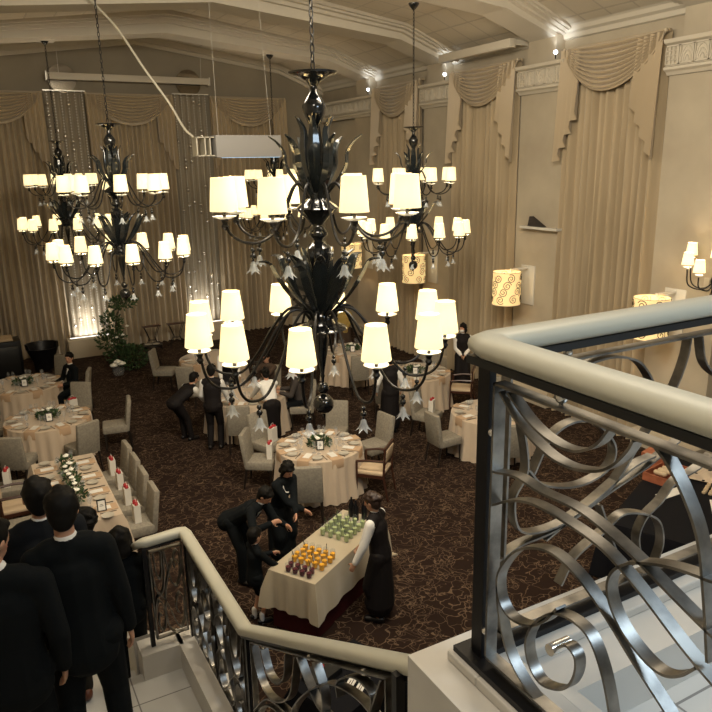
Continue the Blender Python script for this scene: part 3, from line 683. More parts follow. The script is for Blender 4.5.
# ---------------------------------------------------------------- furniture
def chair_proto():
    t=T('dining_chair','x','chair')
    P('seat',MB().rbox((0,.0,.42),(.44,.47,.15),.03),m_chair,t)
    Mt=Matrix.Rotation(R(8),3,'X')
    P('backrest',MB().rbox((0,-.25,.66),(.43,.085,.62),.03,M=Mt),m_chair,t)
    tf=MB()
    for i in range(3):
        for j in range(4): tf.ell((-.15+.15*i+(.0),-.25+.045+.000*j-(.42+.13*j-.66+.12)*.14,.56+.105*j),(.012,.008,.012),n=6,m=4)
    P('tufting',tf,m_chair,t)
    for sx in (-1,1):
        for y_,sp in ((.19,.0),(-.22,-.06)):
            P('leg',MB().tube([(sx*.19,y_,.36),(sx*.195,y_+sp,0)],[.024,.015],4),m_leg,t)
    return t
def armchair_proto():
    t=T('wooden_armchair','x','chair')
    P('seat_pad',MB().rbox((0,0,.45),(.46,.46,.06),.02),m_pad,t)
    P('back_pad',MB().rbox((0,-.245,.74),(.40,.05,.22),.015,M=Matrix.Rotation(R(8),3,'X')),m_pad,t)
    f=MB().box((0,.21,.40),(.46,.03,.05)).box((0,-.21,.40),(.46,.03,.05)).box((.22,0,.40),(.03,.42,.05)).box((-.22,0,.40),(.03,.42,.05)); P('seat_frame',f,m_wood,t)
    P('back_frame',MB().box((0,-.25,.87),(.48,.035,.05)).box((0,-.235,.62),(.44,.03,.03)),m_wood,t)
    for sx in (-1,1):
        P('armrest',MB().tube(spline([(sx*.24,-.24,.68),(sx*.255,0,.68),(sx*.245,.20,.65)],4),.020,6),m_wood,t)
        P('leg',MB().tube([(sx*.24,.21,.66),(sx*.24,.22,0)],[.02,.015],5),m_wood,t)
        P('leg',MB().tube([(sx*.23,-.26,.90),(sx*.23,-.23,.4),(sx*.23,-.30,0)],[.018,.02,.015],5),m_wood,t)
    return t
CH=[None,None]
def chair(kind,x,y,face,label,group=None):
    # face: angle of the direction the sitter looks (radians, 0 = +x)
    rz=face-PI/2
    if CH[kind] is None:
        CH[kind]=chair_proto() if kind==0 else armchair_proto(); o=CH[kind]; o.location=(x,y,0); o.rotation_euler=(0,0,rz); o['label']=label
        if group: o['group']=group
        return o
    return dup(CH[kind],None,(x,y,0),rz,label,group)
def bag(x,y,z,rz,label):
    global BAG
    if BAG is None:
        BAG=T('gift_bag','x','gift bag'); P('paper_bag',MB().box((0,0,.13),(.17,.09,.26)),m_bag,BAG,smooth=False)
        rb=MB()
        for k in range(5): rb.ell((-.06+.03*k,random.uniform(-.02,.02),.27+.01*(k%2)),(.03,.028,.024),n=7,m=5)
        P('ribbon',rb,m_ribbon,BAG,'dark red ribbon bow'); P('handle',MB().tube(spline([(-.05,0,.26),(-.03,0,.33),(.03,0,.33),(.05,0,.26)],4),.003,4),m_bag,BAG)
        BAG.location=(x,y,z); BAG.rotation_euler=(0,0,rz); BAG['label']=label; BAG['group']='white gift bags on the chairs'; return
    dup(BAG,None,(x,y,z),rz,label,'white gift bags on the chairs')
BAG=None
def cloth_round(Rr,h=.75,seed=0):
    rd=random.Random(seed); ph=rd.uniform(0,6)
    n=144; mb=MB(); rings=[(0.001,h,0),(Rr*.5,h,0),(Rr*.97,h,0),(Rr,h-.012,0),(Rr+.004,h-.05,.25),(Rr+.012,h-.2,.6),(Rr+.03,h-.45,1),(Rr+.06,.02,1.3)]
    k=[]
    for r,z,a in rings:
        for i in range(n):
            an=2*PI*i/n; q=r+a*(.022*math.sin(an*26+ph+math.sin(an*3))+.014*math.sin(an*11+ph)); k.append((q*math.cos(an),q*math.sin(an),z))
    mb.add(k,[(t*n+i,(t+1)*n+i,(t+1)*n+(i+1)%n,t*n+(i+1)%n) for t in range(len(rings)-1) for i in range(n)]+[tuple(range(n))]); return mb
# items laid on the tables; each kind is built once
PRO={}
def item(kind,loc,rz,label,group):
    if kind not in PRO:
        if kind=='table_napkin': me=MB().rbox((0,.0,.003),(.20,.34,.006),.002).mesh(kind,m_napkin); o=link(kind,me)
        elif kind=='hanging_napkin':
            kind2='table_napkin'; me=MB().rbox((0,.06,.004),(.20,.22,.006),.002).rbox((0,-.053,-.07),(.20,.006,.15),.002).mesh(kind2,m_napkin); o=link(kind2,me)
        elif kind=='menu_card': o=link(kind,MB().box((0,0,.002),(.11,.19,.003)).mesh(kind,m_white,False))
        elif kind=='knife': o=link(kind,MB().rbox((0,.04,.003),(.016,.13,.004),.001).rbox((0,-.07,.004),(.012,.09,.008),.002).mesh(kind,m_cutlery))
        elif kind=='fork': o=link(kind,MB().rbox((0,-.04,.003),(.010,.13,.005),.001).rbox((0,.05,.004),(.022,.03,.004),.001).box((-.009,.085,.004),(.004,.05,.003)).box((0,.085,.004),(.004,.05,.003)).box((.009,.085,.004),(.004,.05,.003)).mesh(kind,m_cutlery))
        elif kind=='side_plate': o=link(kind,MB().lathe([(0,.004),(.05,.004),(.085,.014),(.086,.018),(.05,.010),(0,.009)],n=20).mesh(kind,m_plate))
        elif kind=='wine_glass': o=link(kind,MB().lathe([(.034,0),(.033,.003),(.005,.008),(.004,.08),(.020,.10),(.033,.13),(.034,.16),(.028,.19)],n=12).mesh(kind,m_glass))
        PRO[kind]=o; o['category']={'table_napkin':'napkin','hanging_napkin':'napkin','menu_card':'menu','knife':'knife','fork':'fork','side_plate':'plate','wine_glass':'glass'}[kind]
        o.location=loc; o.rotation_euler=(0,0,rz); o['label']=label; o['group']=group; return o
    o=PRO[kind].copy(); C.objects.link(o); o.location=loc; o.rotation_euler=(0,0,rz); o['label']=label; o['group']=group; return o
def side_name(dx,dy):
    """where a spot lies as the photograph shows it"""
    a=math.degrees(math.atan2(dx*math.sin(yw)+dy*math.cos(yw),dx*math.cos(yw)-dy*math.sin(yw)))
    return ['right','far right','far','far left','left','near left','near','near right'][int(round(a/45))%8]
def setting(cx,cy,face,tn,edge,z=.755,hang=True,full=True,where=None):
    """one place: (cx,cy) is the point at the table edge, 'face' the direction from diner to table centre"""
    f=V((math.cos(face),math.sin(face))); s=V((f.y,-f.x)); rz=face-PI/2
    def at(a,b,dz=0): return (cx+f.x*a+s.x*b,cy+f.y*a+s.y*b,z+dz)
    w_=where or side_name(-f.x,-f.y)
    if hang: item('hanging_napkin',at(.045,0),rz,'tan napkin over the %s edge of %s'%(w_,tn),'napkins on '+tn)
    else: item('table_napkin',at(.19,0),rz,'flat tan napkin, %s place on %s'%(w_,tn),'napkins on '+tn)
    item('menu_card',at(.20,.0,.008),rz,'white menu card, %s place on %s'%(w_,tn),'menu cards on '+tn)
    item('knife',at(.16,.15),rz,'table knife, %s place on %s'%(w_,tn),'knives on '+tn)
    item('fork',at(.16,-.15),rz,'table fork, %s place on %s'%(w_,tn),'forks on '+tn)
    if full: item('side_plate',at(.19,-.26),rz,'cream side plate, %s place on %s'%(w_,tn),'side plates on '+tn)
    item('wine_glass',at(.34,.14),rz,'outer stemmed glass, %s place on %s'%(w_,tn),'glasses on '+tn)
    item('wine_glass',at(.36,.05),rz,'inner stemmed glass, %s place on %s'%(w_,tn),'glasses on '+tn)
def leaves(mb,c,rx,ry,rz,n,L,seed=0,up=.4):
    rd=random.Random(seed)
    for _ in range(n):
        while True:
            p=V((rd.uniform(-1,1),rd.uniform(-1,1),rd.uniform(-1,1)))
            if .25<p.length<1: break
        q=V(c)+V((p.x*rx,p.y*ry,p.z*rz)); d=(p+V((0,0,up))+V((rd.uniform(-.5,.5),rd.uniform(-.5,.5),rd.uniform(-.5,.5)))).normalized(); s=d.cross(V((rd.uniform(-1,1),rd.uniform(-1,1),rd.uniform(-1,1)))).normalized(); l=L*rd.uniform(.6,1.2); nn=d.cross(s)*l*.12
        mb.add([q,q+d*l*.5+s*l*.22+nn,q+d*l,q+d*l*.5-s*l*.22+nn],[(0,1,2,3)])
def flower(par,c,r,seed=0):
    if 'fl' not in PRO2:
        mb=MB(); flower_(mb,(0,0,0),1); PRO2['fl']=mb.mesh('flower',m_flower)
    o=link('flower',PRO2['fl'],par); o.location=c; o.scale=(r,r,r); return o
PRO2={}
def flower_(mb,c,r,seed=0):
    rd=random.Random(seed)
    for k in range(7):
        a=2*PI*k/7; mb.ell(V(c)+V((math.cos(a)*r*.5,math.sin(a)*r*.5,0)),(r*.55,r*.55,r*.4),n=7,m=5)
    mb.ell(V(c)+V((0,0,r*.25)),r*.5,n=7,m=5)
def centrepiece(x,y,z,tn,s=1,n=4,seed=0,cat='centrepiece'):
    t=T('flower_centrepiece','leafy wreath with white flowers in the middle of %s'%tn,cat,(x,y,z))
    mb=MB(); leaves(mb,(0,0,.05*s),.19*s,.19*s,.05*s,260,.075*s,seed); P('foliage',mb,m_leaf,t)
    rd=random.Random(seed+3)
    for k in range(n):
        flower(t,(rd.uniform(-.08,.08)*s,rd.uniform(-.08,.08)*s,.12*s+rd.uniform(0,.05)),.035*s)
    return t
def stand_card(x,y,z,rz,tn):
    t=T('table_number_card','white table card in a small black frame on %s'%tn,'table card',(x,y,z),rz)
    Mt=Matrix.Rotation(R(-12),3,'X')
    P('frame',MB().box((0,0,.085),(.12,.012,.165),M=Mt),m_frame,t,smooth=False); P('card',MB().box((0,-.008,.085),(.09,.004,.13),M=Mt),m_white,t,smooth=False)
    # two short grey lines of print on the card
    P('print',MB().box((0,-.0115,.10),(.035,.002,.006),M=Mt).box((0,-.0105,.08),(.05,.002,.006),M=Mt),m_grey,t,smooth=False)
CAMXY=V((0,0))
def round_table(x,y,Rr,tn,label,places,seed,full=True,cp=True,vx=0):
    t=T('round_banquet_table',label,'table',(x,y,0))
    P('tablecloth',cloth_round(Rr,.75,seed),m_cloth,t,'floor length beige cloth')
    P('tabletop',MB().lathe([(0,.71),(Rr-.02,.71),(Rr-.02,.735),(0,.735)],n=32),m_wood,t); P('pedestal',MB().lathe([(.3,0.0),(.3,.03),(.04,.06),(.04,.71),(0,.71)],n=12),m_wood,t)
    for a in places:
        a=R(a); setting(x+Rr*math.cos(a),y+Rr*math.sin(a),a+PI,tn,0,full=full)
    if cp:
        centrepiece(x,y,.755,tn,1,4,seed); 
        d=(CAMXY-V((x,y))).normalized(); s=V((-d.y,d.x)); stand_card(x+d.x*.24-s.x*-.02,y+d.y*.24,.755,math.atan2(d.y,d.x)+PI/2,tn)
TC='the table behind the drinks table'; TA='the round table behind the long table'; TB_='the far left round table'; TD='the table with seated guests'; TG='the table behind the seated guests'; TE='the table nearest the lone woman server'; TF='the table beside the balcony post'; TH='the far table under the big chandelier'
round_table(4.70,9.95,.71,TC,'round table under beige cloth behind the drinks table, leafy wreath at its centre',(88,43,-2,-47,-92,-137,178,133),1)
round_table(.95,13.80,.76,TA,'round table under beige cloth between the long table and the far left table',(60,15,-30,-75,-120,-165,150,105),2)
round_table(.74,16.45,.80,TB_,'far left round table under beige cloth with white flowers before the black cabinet',(60,15,-30,-75,-120,-165,105),3)
round_table(4.62,13.15,.80,TD,'round table under beige cloth where servers attend seated guests',(60,15,-30,-75,-120,-165,150,105),4,cp=False)
round_table(4.95,16.35,.80,TG,'round table under beige cloth at the back left, behind the seated guests',(0,-45,-90,-135,180,90),5,cp=False)
round_table(8.40,12.70,.78,TE,'round table under beige cloth with dark wreath near the standing woman server',(15,-30,-75,-120,-165,150,105),6)
round_table(8.15,9.75,.74,TF,'round table under beige cloth just left of the balcony corner post',(60,0,-60,-120,180,120),7,cp=False)
round_table(8.15,15.15,.74,TH,'far round table under beige cloth seen below the big chandelier',(30,-30,-90,-150,150,90),8)
# long table
t=T('long_banquet_table','long rectangular table under beige cloth with a row of white flowers','table',(.92,10.35,0))
def cloth_rect(W,L,h,drop,flare=.02,wave=.012,n=40,z1=None,seed=0,cf=.10):
    mb=MB(); per=[]; 
    def side(p,q,m):
        return [(p[0]+(q[0]-p[0])*i/m,p[1]+(q[1]-p[1])*i/m) for i in range(m)]
    cs=[(-W/2,-L/2),(W/2,-L/2),(W/2,L/2),(-W/2,L/2)]
    for i in range(4): per+=side(cs[i],cs[(i+1)%4],n)
    N=len(per); k=[]; rows=[(0,h,0),(.003,h-.015,0),(.006,h-.1,.3),(.012,h-drop*.5,.7),(.02,h-drop,1)]
    for off,z,a in rows:
        for i,(x,y) in enumerate(per):
            cx=x/(W/2); cy=y/(L/2); corner=max(0,abs(cx)+abs(cy)-1.75)*4
            wv=a*(wave*math.sin(i*.9+seed)+wave*.7*math.sin(i*.37)); sx=math.copysign(1,x) if abs(cx)>.999 else 0; sy=math.copysign(1,y) if abs(cy)>.999 else 0
            q=off+flare*a+wv+corner*a*cf
            k.append((x+sx*q,y+sy*q,z-corner*a*.12*0))
    mb.add(k,[(t_*N+i,(t_+1)*N+i,(t_+1)*N+(i+1)%N,t_*N+(i+1)%N) for t_ in range(len(rows)-1) for i in range(N)]+[tuple(range(N))]); return mb
P('tablecloth',cloth_rect(.92,2.45,.75,.73),m_cloth,t,'long beige cloth')
P('tabletop',MB().box((0,0,.72),(.88,2.4,.03)),m_wood,t)
for sx in (-1,1):
    for sy in (-1,1): P('leg',MB().box((sx*.4,sy*1.15,.355),(.04,.04,.70)),m_leg,t)
for k in range(4):
    yy=9.42+.60*k
    pn=['nearest','second nearest','second farthest','farthest'][k]; setting(1.38,yy,PI,'the long table',0,hang=False,where=pn+' right'); setting(.46,yy,0,'the long table',0,hang=False,where=pn+' left')
for k in range(5):
    t=T('flower_vase','white flowers in a low vase on the long table, %s'%['nearest the stairs','second from the stairs','middle of the row','second from its far end','at its far end'][k],'flowers',(.92,9.75+.34*k,.755))
    P('vase',MB().lathe([(.04,0),(.045,.05),(.03,.09),(.035,.10)],n=12),m_glass,t)
    mb=MB(); leaves(mb,(0,0,.12),.10,.12,.06,110,.07,k); P('foliage',mb,m_leaf,t)
    for q in range(3): flower(t,(random.uniform(-.05,.05),random.uniform(-.08,.08),.19+random.uniform(0,.07)),.038)
stand_card(1.15,9.35,.755,R(-5),'the near end of the long table')
# chairs: (kind,x,y,facing target,label)
def face(x,y,tx,ty): return math.atan2(ty-y,tx-x)
chs=[
(0,3.90,10.52,4.7,9.95,'front chair of the pair with gift bags left of %s'%TC),
(0,4.28,11.18,4.7,9.95,'rear chair of the pair with gift bags left of %s'%TC),
(0,4.08,9.06,4.50,9.95,'grey chair seen from behind in front of %s'%TC),
(0,5.84,10.12,4.7,9.95,'grey tufted chair at the right side of %s'%TC),
(1,5.34,9.26,4.8,9.85,'wooden armchair with cream pads at the right front of %s'%TC),
(0,5.55,11.05,4.7,9.95,'grey chair on the far side of %s'%TC),
(0,.35,12.70,.93,13.8,'grey chair at the left front of %s'%TA),
(0,1.36,12.78,.93,13.8,'grey chair at the right front of %s'%TA),
(0,2.10,13.60,.93,13.8,'grey tufted chair standing out to the right of %s'%TA),
(0,1.60,14.92,.93,13.8,'grey chair behind %s, near the seated man'%TA),
(0,.12,14.70,.93,13.8,'grey chair at the back left of %s'%TA),
(0,-.1,15.75,.72,16.5,'grey chair at the left front of %s'%TB_),
(0,1.78,16.20,.72,16.5,'grey chair the man in black suit sits on'),
(0,1.55,17.55,.72,16.5,'grey chair at the far side of %s'%TB_),
(0,1.57,11.14,.92,11.12,'farthest grey chair in the row right of the long table'),
(0,1.57,10.55,.92,10.54,'second farthest grey chair in the row right of the long table'),
(0,1.56,9.96,.92,9.96,'second nearest grey chair in the row right of the long table'),
(0,1.56,9.34,.92,9.34,'nearest grey chair in the row right of the long table'),
(0,.08,11.55,.92,11.4,'grey chair with gift bag at the far left of the long table'),
(1,.20,10.85,.92,10.85,'wooden armchair left of the long table'),
(0,.12,10.10,.92,10.1,'grey chair left of the long table, nearest the stairs'),
(0,3.92,16.95,4.95,16.35,'grey chair turned sideways left of %s'%TG),
(0,4.10,15.35,4.95,16.35,'grey chair in front of %s'%TG),
(0,4.15,12.22,4.62,13.15,'grey chair in front of %s, between two servers'%TD),
(0,5.62,12.70,4.62,13.15,'grey chair the guest in dark grey sits on'),
(0,5.45,14.05,4.62,13.15,'grey chair the guest in brown jacket sits on'),
(0,7.55,10.95,8.15,9.95,'grey chair with gift bag at the rear left of %s'%TF),
(1,9.15,11.98,8.40,12.7,'wooden armchair right of %s'%TE),
(0,9.35,13.5,8.40,12.7,'grey chair behind %s'%TE),
(0,7.45,12.2,8.40,12.7,'grey chair at the left front of %s'%TE),
(0,7.10,9.75,8.15,9.75,'grey chair seen at the left of %s'%TF),
(0,7.75,8.80,8.15,9.75,'grey chair in front of %s'%TF),
(0,8.95,10.75,8.15,9.75,'grey chair behind %s'%TF),
(0,7.75,14.10,8.15,15.15,'grey chair with gift bag in front of %s'%TH),
(0,7.05,15.5,8.15,15.15,'grey chair left of %s'%TH),
(0,9.2,15.9,8.15,15.15,'grey chair behind %s'%TH),
]
for k,x,y,tx,ty,lab in chs: chair(k,x,y,face(x,y,tx,ty),lab)
for x,y,rz,lab in ((4.02,10.44,R(60),'red ribboned gift bag on the left front chair of %s'%TC),(4.34,11.10,R(35),'red ribboned gift bag on the rear left chair of %s'%TC),
 (1.60,11.14,R(90),'red ribboned gift bag on the farthest chair right of the long table'),(1.60,10.55,R(90),'red ribboned gift bag on the second farthest chair right of the long table'),
 (1.59,9.96,R(90),'red ribboned gift bag on the second nearest chair right of the long table'),(1.59,9.34,R(90),'red ribboned gift bag on the nearest chair right of the long table'),
 (.10,11.54,R(80),'red ribboned gift bag on the far left chair of the long table'),(7.6,10.88,R(40),'red ribboned gift bag on the rear left chair of %s'%TF),
 (1.5,14.72,R(20),'red ribboned gift bag on the chair behind %s'%TA),(7.8,14.18,0,'white gift bag on the front chair of %s'%TH)):
    bag(x,y,.497,rz,lab)

# drinks table ----------------------------------------------------
DX,DY,DA=3.42,7.02,R(31)
t=T('drinks_table','drinks table under a pale cloth with dark red skirting, covered in juice glasses','table',(DX,DY,0),DA)
P('tablecloth',cloth_rect(1.66,.64,.75,.46,.012,.012,30,seed=2,cf=.05),m_cloth2,t,'pale beige satin cloth')
P('skirting',cloth_rect(1.58,.55,.70,.69,.0,.004,30,seed=4,cf=0),m_skirt,t,'dark red table skirt')
P('cloth_corner',MB().prism([(.86,-.33),(.98,-.42),(.99,-.30),(.87,.30)],'z',.20,.215),m_cloth2,t)
for sx in (-1,1):
    for sy in (-1,1): P('leg',MB().box((sx*.75,sy*.25,.345),(.03,.03,.69)),m_leg,t)
def DT(a,b,z=.755):
    return (DX+a*math.cos(DA)-b*math.sin(DA),DY+a*math.sin(DA)+b*math.cos(DA),z)
GP={}; ORD=['first','second','third','fourth','fifth']
def juice(kind,loc,lab,grp,straw):
    key=(kind,straw)
    if key not in GP:
        h={'w':.085,'o':.10,'p':.12}[kind]; r=.031
        t=T('juice_glass',lab,'glass',loc,0,grp)
        P('tumbler',MB().lathe([(0,.0),(r-.004,0),(r,.01),(r+.003,h+.02),(r+.001,h+.02),(r-.002,.012),(0,.010)],n=14),m_tumbler,t)
        P('juice',MB().lathe([(0,.011),(r-.004,.012),(r-.0005,h*.78),(0,h*.78)],n=14),{'w':m_gj,'o':m_oj,'p':m_wj}[kind],t)
        if straw: P('straw',MB().tube([(.0,.0,.02),(-.03,.01,h+.09)],.004,5),m_leaf if kind=='p' else m_frame,t)
        GP[key]=t; return
    dup(GP[key],None,loc,random.uniform(0,6),lab,grp)
k=0
for i in range(4):
    for j in range(2): 
        juice('w',DT(-.76+.085*j+.02*i*0,-.20+.095*i+.02*j),'dark red drink, %s row from the table end, %s across from the server'%(ORD[j],ORD[i]),'dark red drinks',(i+j)%3==1)
for i in range(5):
    for j in range(4):
        juice('o',DT(-.56+.088*j,-.24+.095*i+.02*(j%2)),'orange juice, %s row from the table end, %s across from the server'%(ORD[j],ORD[i]),'orange juices',(i*j+i)%3==1)
for i in range(4):
    for j in range(5):
        juice('p',DT(.12+.10*j,-.16+.115*i),'pale green drink, %s row past the orange juice, %s across from the server'%(ORD[j],ORD[i]),'pale green drinks',(i+j)%2==0)
tag(P('drink_bottle',MB().lathe([(0,0),(.036,0),(.038,.02),(.038,.17),(.015,.22),(.014,.27),(0,.272)],DT(.72,.12),14),m_bsteel),'dark bottle at the far end of the drinks table beside the server','bottle')
for q in ((.66,.02),(.74,-.06)):
    tag(P('drink_bottle',MB().lathe([(0,0),(.036,0),(.038,.02),(.038,.17),(.015,.22),(.014,.27),(0,.272)],DT(*q),14),m_bsteel),'dark bottle %s at the far end of the drinks table'%('left' if q[0]<.7 else 'right'),'bottle')

# black cloth tables ---------------------------------------------
t=T('black_cloth_table','low view of a black clothed table seen through the balcony scrollwork','table',(8.25,5.75,0),R(24))
P('tablecloth',cloth_rect(2.9,1.15,.75,.73,.02,.01,30),m_blackcloth,t); P('tabletop',MB().box((0,0,.72),(2.8,1.1,.03)),m_wood,t)
for sx in (-1,1):
    for sy in (-1,1): P('leg',MB().box((sx*1.3,sy*.5,.35),(.04,.04,.7)),m_leg,t)
def BT(a,b,z=.755,c=(8.25,5.75),an=R(24)): return (c[0]+a*math.cos(an)-b*math.sin(an),c[1]+a*math.sin(an)+b*math.cos(an),z)
t=T('wooden_tray_box','open red brown wooden box with wicker pieces on the black clothed table','box',BT(.35,.30),R(10))
P('box_side',MB().box((0,-.2,.06),(.62,.02,.12)).box((0,.2,.06),(.62,.02,.12)).box((-.31,0,.06),(.02,.42,.12)).box((.31,0,.06),(.02,.42,.12)),m_brown,t,smooth=False); P('box_floor',MB().box((0,0,.01),(.6,.4,.02)),m_brown,t,smooth=False)
for k in range(3): tag(P('wicker_roll',MB().cap(BT(.25+.10*k,.32-.03*k,.84),BT(.27+.10*k,.44-.03*k,.84),.04,.04),m_tan),'tan wicker roll lying in the red brown box, %s'%['leftmost','middle','rightmost'][k],'roll')
tag(P('wooden_crate',MB().box(BT(.85,.55,.85),(.5,.35,.2),R(15)),m_brown,smooth=False),'red brown wooden crate behind the open box on the black clothed table','crate')
tag(P('paper_sheet',MB().box(BT(-.12,.12,.757),(.5,.16,.004),R(0)),m_white,smooth=False),'white paper sheet left of the red brown box','paper')
tag(P('paper_sheet',MB().box(BT(-.25,-.48,.757),(.45,.16,.004),R(40)),m_white,smooth=False),'white paper sheet at the near edge of the black clothed table','paper')
cl=MB().grid(lambda u,v:BT(.45+.6*u,-.28+.32*v,.78+.035*math.sin(u*9)*math.cos(v*7)),20,12); tag(P('folded_cloth',cl,m_cloth),'crumpled cream cloth on the black clothed table right of the box','cloth')
for k in range(9):
    tag(P('name_stone',MB().rbox(BT(.10+.075*(k%5),-.24-.08*(k//5),.775),(.055,.05,.04),.012,rz=k),m_tan),'small tan block before the brown box, %s row, %s from the left'%(['back','front'][k//5],ORD[k%5]),'block','small tan blocks on the black clothed table')
t=T('small_black_table','small black table with cards seen below the stair railing','table',(2.50,4.85,0),R(20))
P('tablecloth',cloth_rect(.85,.62,.75,.73,.02,.01,20),m_blackcloth,t)
def ST(a,b,z=.755): return BT(a,b,z,(2.50,4.85),R(20))
t2=T('card_box','open black box with a red ribbon on the small black table','box',ST(-.15,.18),R(20)); P('tray',MB().box((0,0,.03),(.30,.22,.06)),m_frame,t2,smooth=False); P('ribbon',MB().ell((.02,.02,.075),(.03,.02,.02)),m_ribbon,t2)
for q,(a,b) in enumerate(((-.05,-.08),(.0,-.17))):
    pc=T('printed_card','white printed card on the small black table, %s'%['upper of two','lower of two'][q],'card',ST(a,b),R(38)); P('sheet',MB().box((0,0,.003),(.20,.07,.004)),m_white,pc,smooth=False)
    P('print',MB().box((-.03,.01,.006),(.10,.006,.002)).box((-.02,-.01,.006),(.12,.006,.002)),m_grey,pc,smooth=False)

# back of the hall ------------------------------------------------
t=T('black_cabinet','black cabinet with tan top at the far left before the curtain','cabinet',(.35,20.3,0))
P('body',MB().rbox((0,0,.48),(1.25,.7,.96),.01),m_bsteel,t); P('top',MB().rbox((-.1,0,1.0),(1.1,.66,.05),.01),m_tan,t,'tan top'); P('front_panel',MB().rbox((0,-.36,.45),(1.1,.02,.75),.005),m_frame,t)
t=T('tub_chair','black flared tub chair between the cabinet and the lit plinth','chair',(1.48,20.2,0))
tb=MB().lathe([(0,.08),(.24,.08),(.26,.3),(.42,.78),(.38,.78),(.24,.42),(0,.42)],n=24); tb.v=[(x,y*.8,z-(.12 if (z>.7 and y<-.1) else 0)) for x,y,z in tb.v]; P('shell',tb,m_bsteel,t)
for sx in (-1,1):
    for sy in (-1,1): P('leg',MB().tube([(sx*.15,sy*.12,.09),(sx*.17,sy*.14,0)],.015,6),m_leg,t)
t=T('plant_arrangement','tall leafy green flower arrangement before the middle curtain','plant',(3.42,19.2,0))
sm=MB(); 
for p in ([(0,0,0),(-.1,0,.7),(-.15,0,1.3),(.05,0,1.85)],[(.05,0,0),(-.25,.05,.5),(-.3,0,.95)],[(0,0,.0),(.25,-.05,.4),(.3,0,.5)]): sm.tube(spline(p,5),.012,6)
P('stem',sm,m_wood,t)
for c,r,n in (((.08,0,1.82),(.38,.22,.16),330),((-.28,0,1.30),(.26,.2,.30),330),((-.32,0,.85),(.38,.25,.26),420),((.18,-.05,.32),(.42,.30,.32),560),((-.1,0,.45),(.4,.3,.3),380)):
    mb=MB(); leaves(mb,c,*r,n,.11,int(c[2]*50)); P('foliage',mb,m_leaf,t)
for c in ((-.2,-.2,.95),(-.05,-.2,1.0),(-.35,-.15,.8),(.1,-.1,1.2)): flower(t,c,.05)
t=T('flower_vase','glass bowl of large white flowers at the foot of the leafy arrangement','flowers',(3.12,18.72,0))
P('bowl',MB().lathe([(0,0),(.12,.01),(.16,.12),(.14,.2)],n=16),m_glass,t); [flower(t,(x,0,z),.10) for x,z in ((-.10,.28),(.10,.30),(0,.36))]
for x,lab in ((4.55,'thin dark iron console stand left of its twin before the middle curtain'),(5.28,'thin dark iron console stand half hidden behind the nearest lamp shades')):
    t=T('iron_stand',lab,'stand',(x,20.95,0)); P('top',MB().rbox((0,0,.72),(.52,.22,.025),.005),m_wood,t)
    for sx in (-1,1):
        for sy in (-1,1): P('leg',MB().tube(spline([(sx*.22,sy*.08,.71),(sx*.12,sy*.06,.45),(sx*.10,sy*.06,.3),(sx*.26,sy*.1,0)],5),.010,5),m_rod,t)
    P('ring',MB().tube([(.11*math.cos(a),.07*math.sin(a),.30) for a in [2*PI*i/16 for i in range(17)]],.008,5,False),m_rod,t)
t=T('side_table','small low table with plates right of the leafy arrangement','table',(4.15,19.2,0)); P('top',MB().lathe([(0,.55),(.28,.55),(.28,.58),(0,.58)],n=20),m_rod,t)
for k in range(3): P('leg',MB().tube([(.05*math.cos(k*2.1),.05*math.sin(k*2.1),.55),(.2*math.cos(k*2.1),.2*math.sin(k*2.1),0)],.012,5),m_rod,t)
for q,(a,b) in enumerate(((-.1,0),(.1,-.05))): tag(P('saucer_plate',MB().lathe([(0,.585),(.08,.59),(.10,.605),(0,.595)],(4.15+a,19.2+b,0),16),m_plate),'cream plate on the small low table, %s'%['left','right'][q],'plate')

# ---------------------------------------------------------------- people
def remesh(mb,name,m,vox,smooth=3):
    me=bpy.data.meshes.new('tmp'); me.from_pydata(mb.v,[],mb.f); o=bpy.data.objects.new('tmp',me); C.objects.link(o)
    bm=bmesh.new(); bm.from_mesh(me); bmesh.ops.recalc_face_normals(bm,faces=bm.faces); bm.to_mesh(me); bm.free()
    r=o.modifiers.new('r','REMESH'); r.mode='VOXEL'; r.voxel_size=vox; r.adaptivity=0
    s=o.modifiers.new('s','SMOOTH'); s.factor=.5; s.iterations=smooth
    dg=bpy.context.evaluated_depsgraph_get(); dg.update(); out=bpy.data.meshes.new_from_object(o.evaluated_get(dg)); out.name=name
    bpy.data.objects.remove(o); bpy.data.meshes.remove(me); out.materials.clear(); out.materials.append(m)
    for p in out.polygons: p.use_smooth=True
    return out
def ik(a,b,l1,l2,hint):
    a,b=V(a),V(b); d=b-a; L=min(d.length,(l1+l2)*.995); dn=d.normalized(); b=a+dn*L
    x=(l1*l1-l2*l2+L*L)/(2*L); h=math.sqrt(max(0,l1*l1-x*x)); hv=V(hint); hv=(hv-dn*hv.dot(dn)).normalized()
    return a+dn*x+hv*h,b
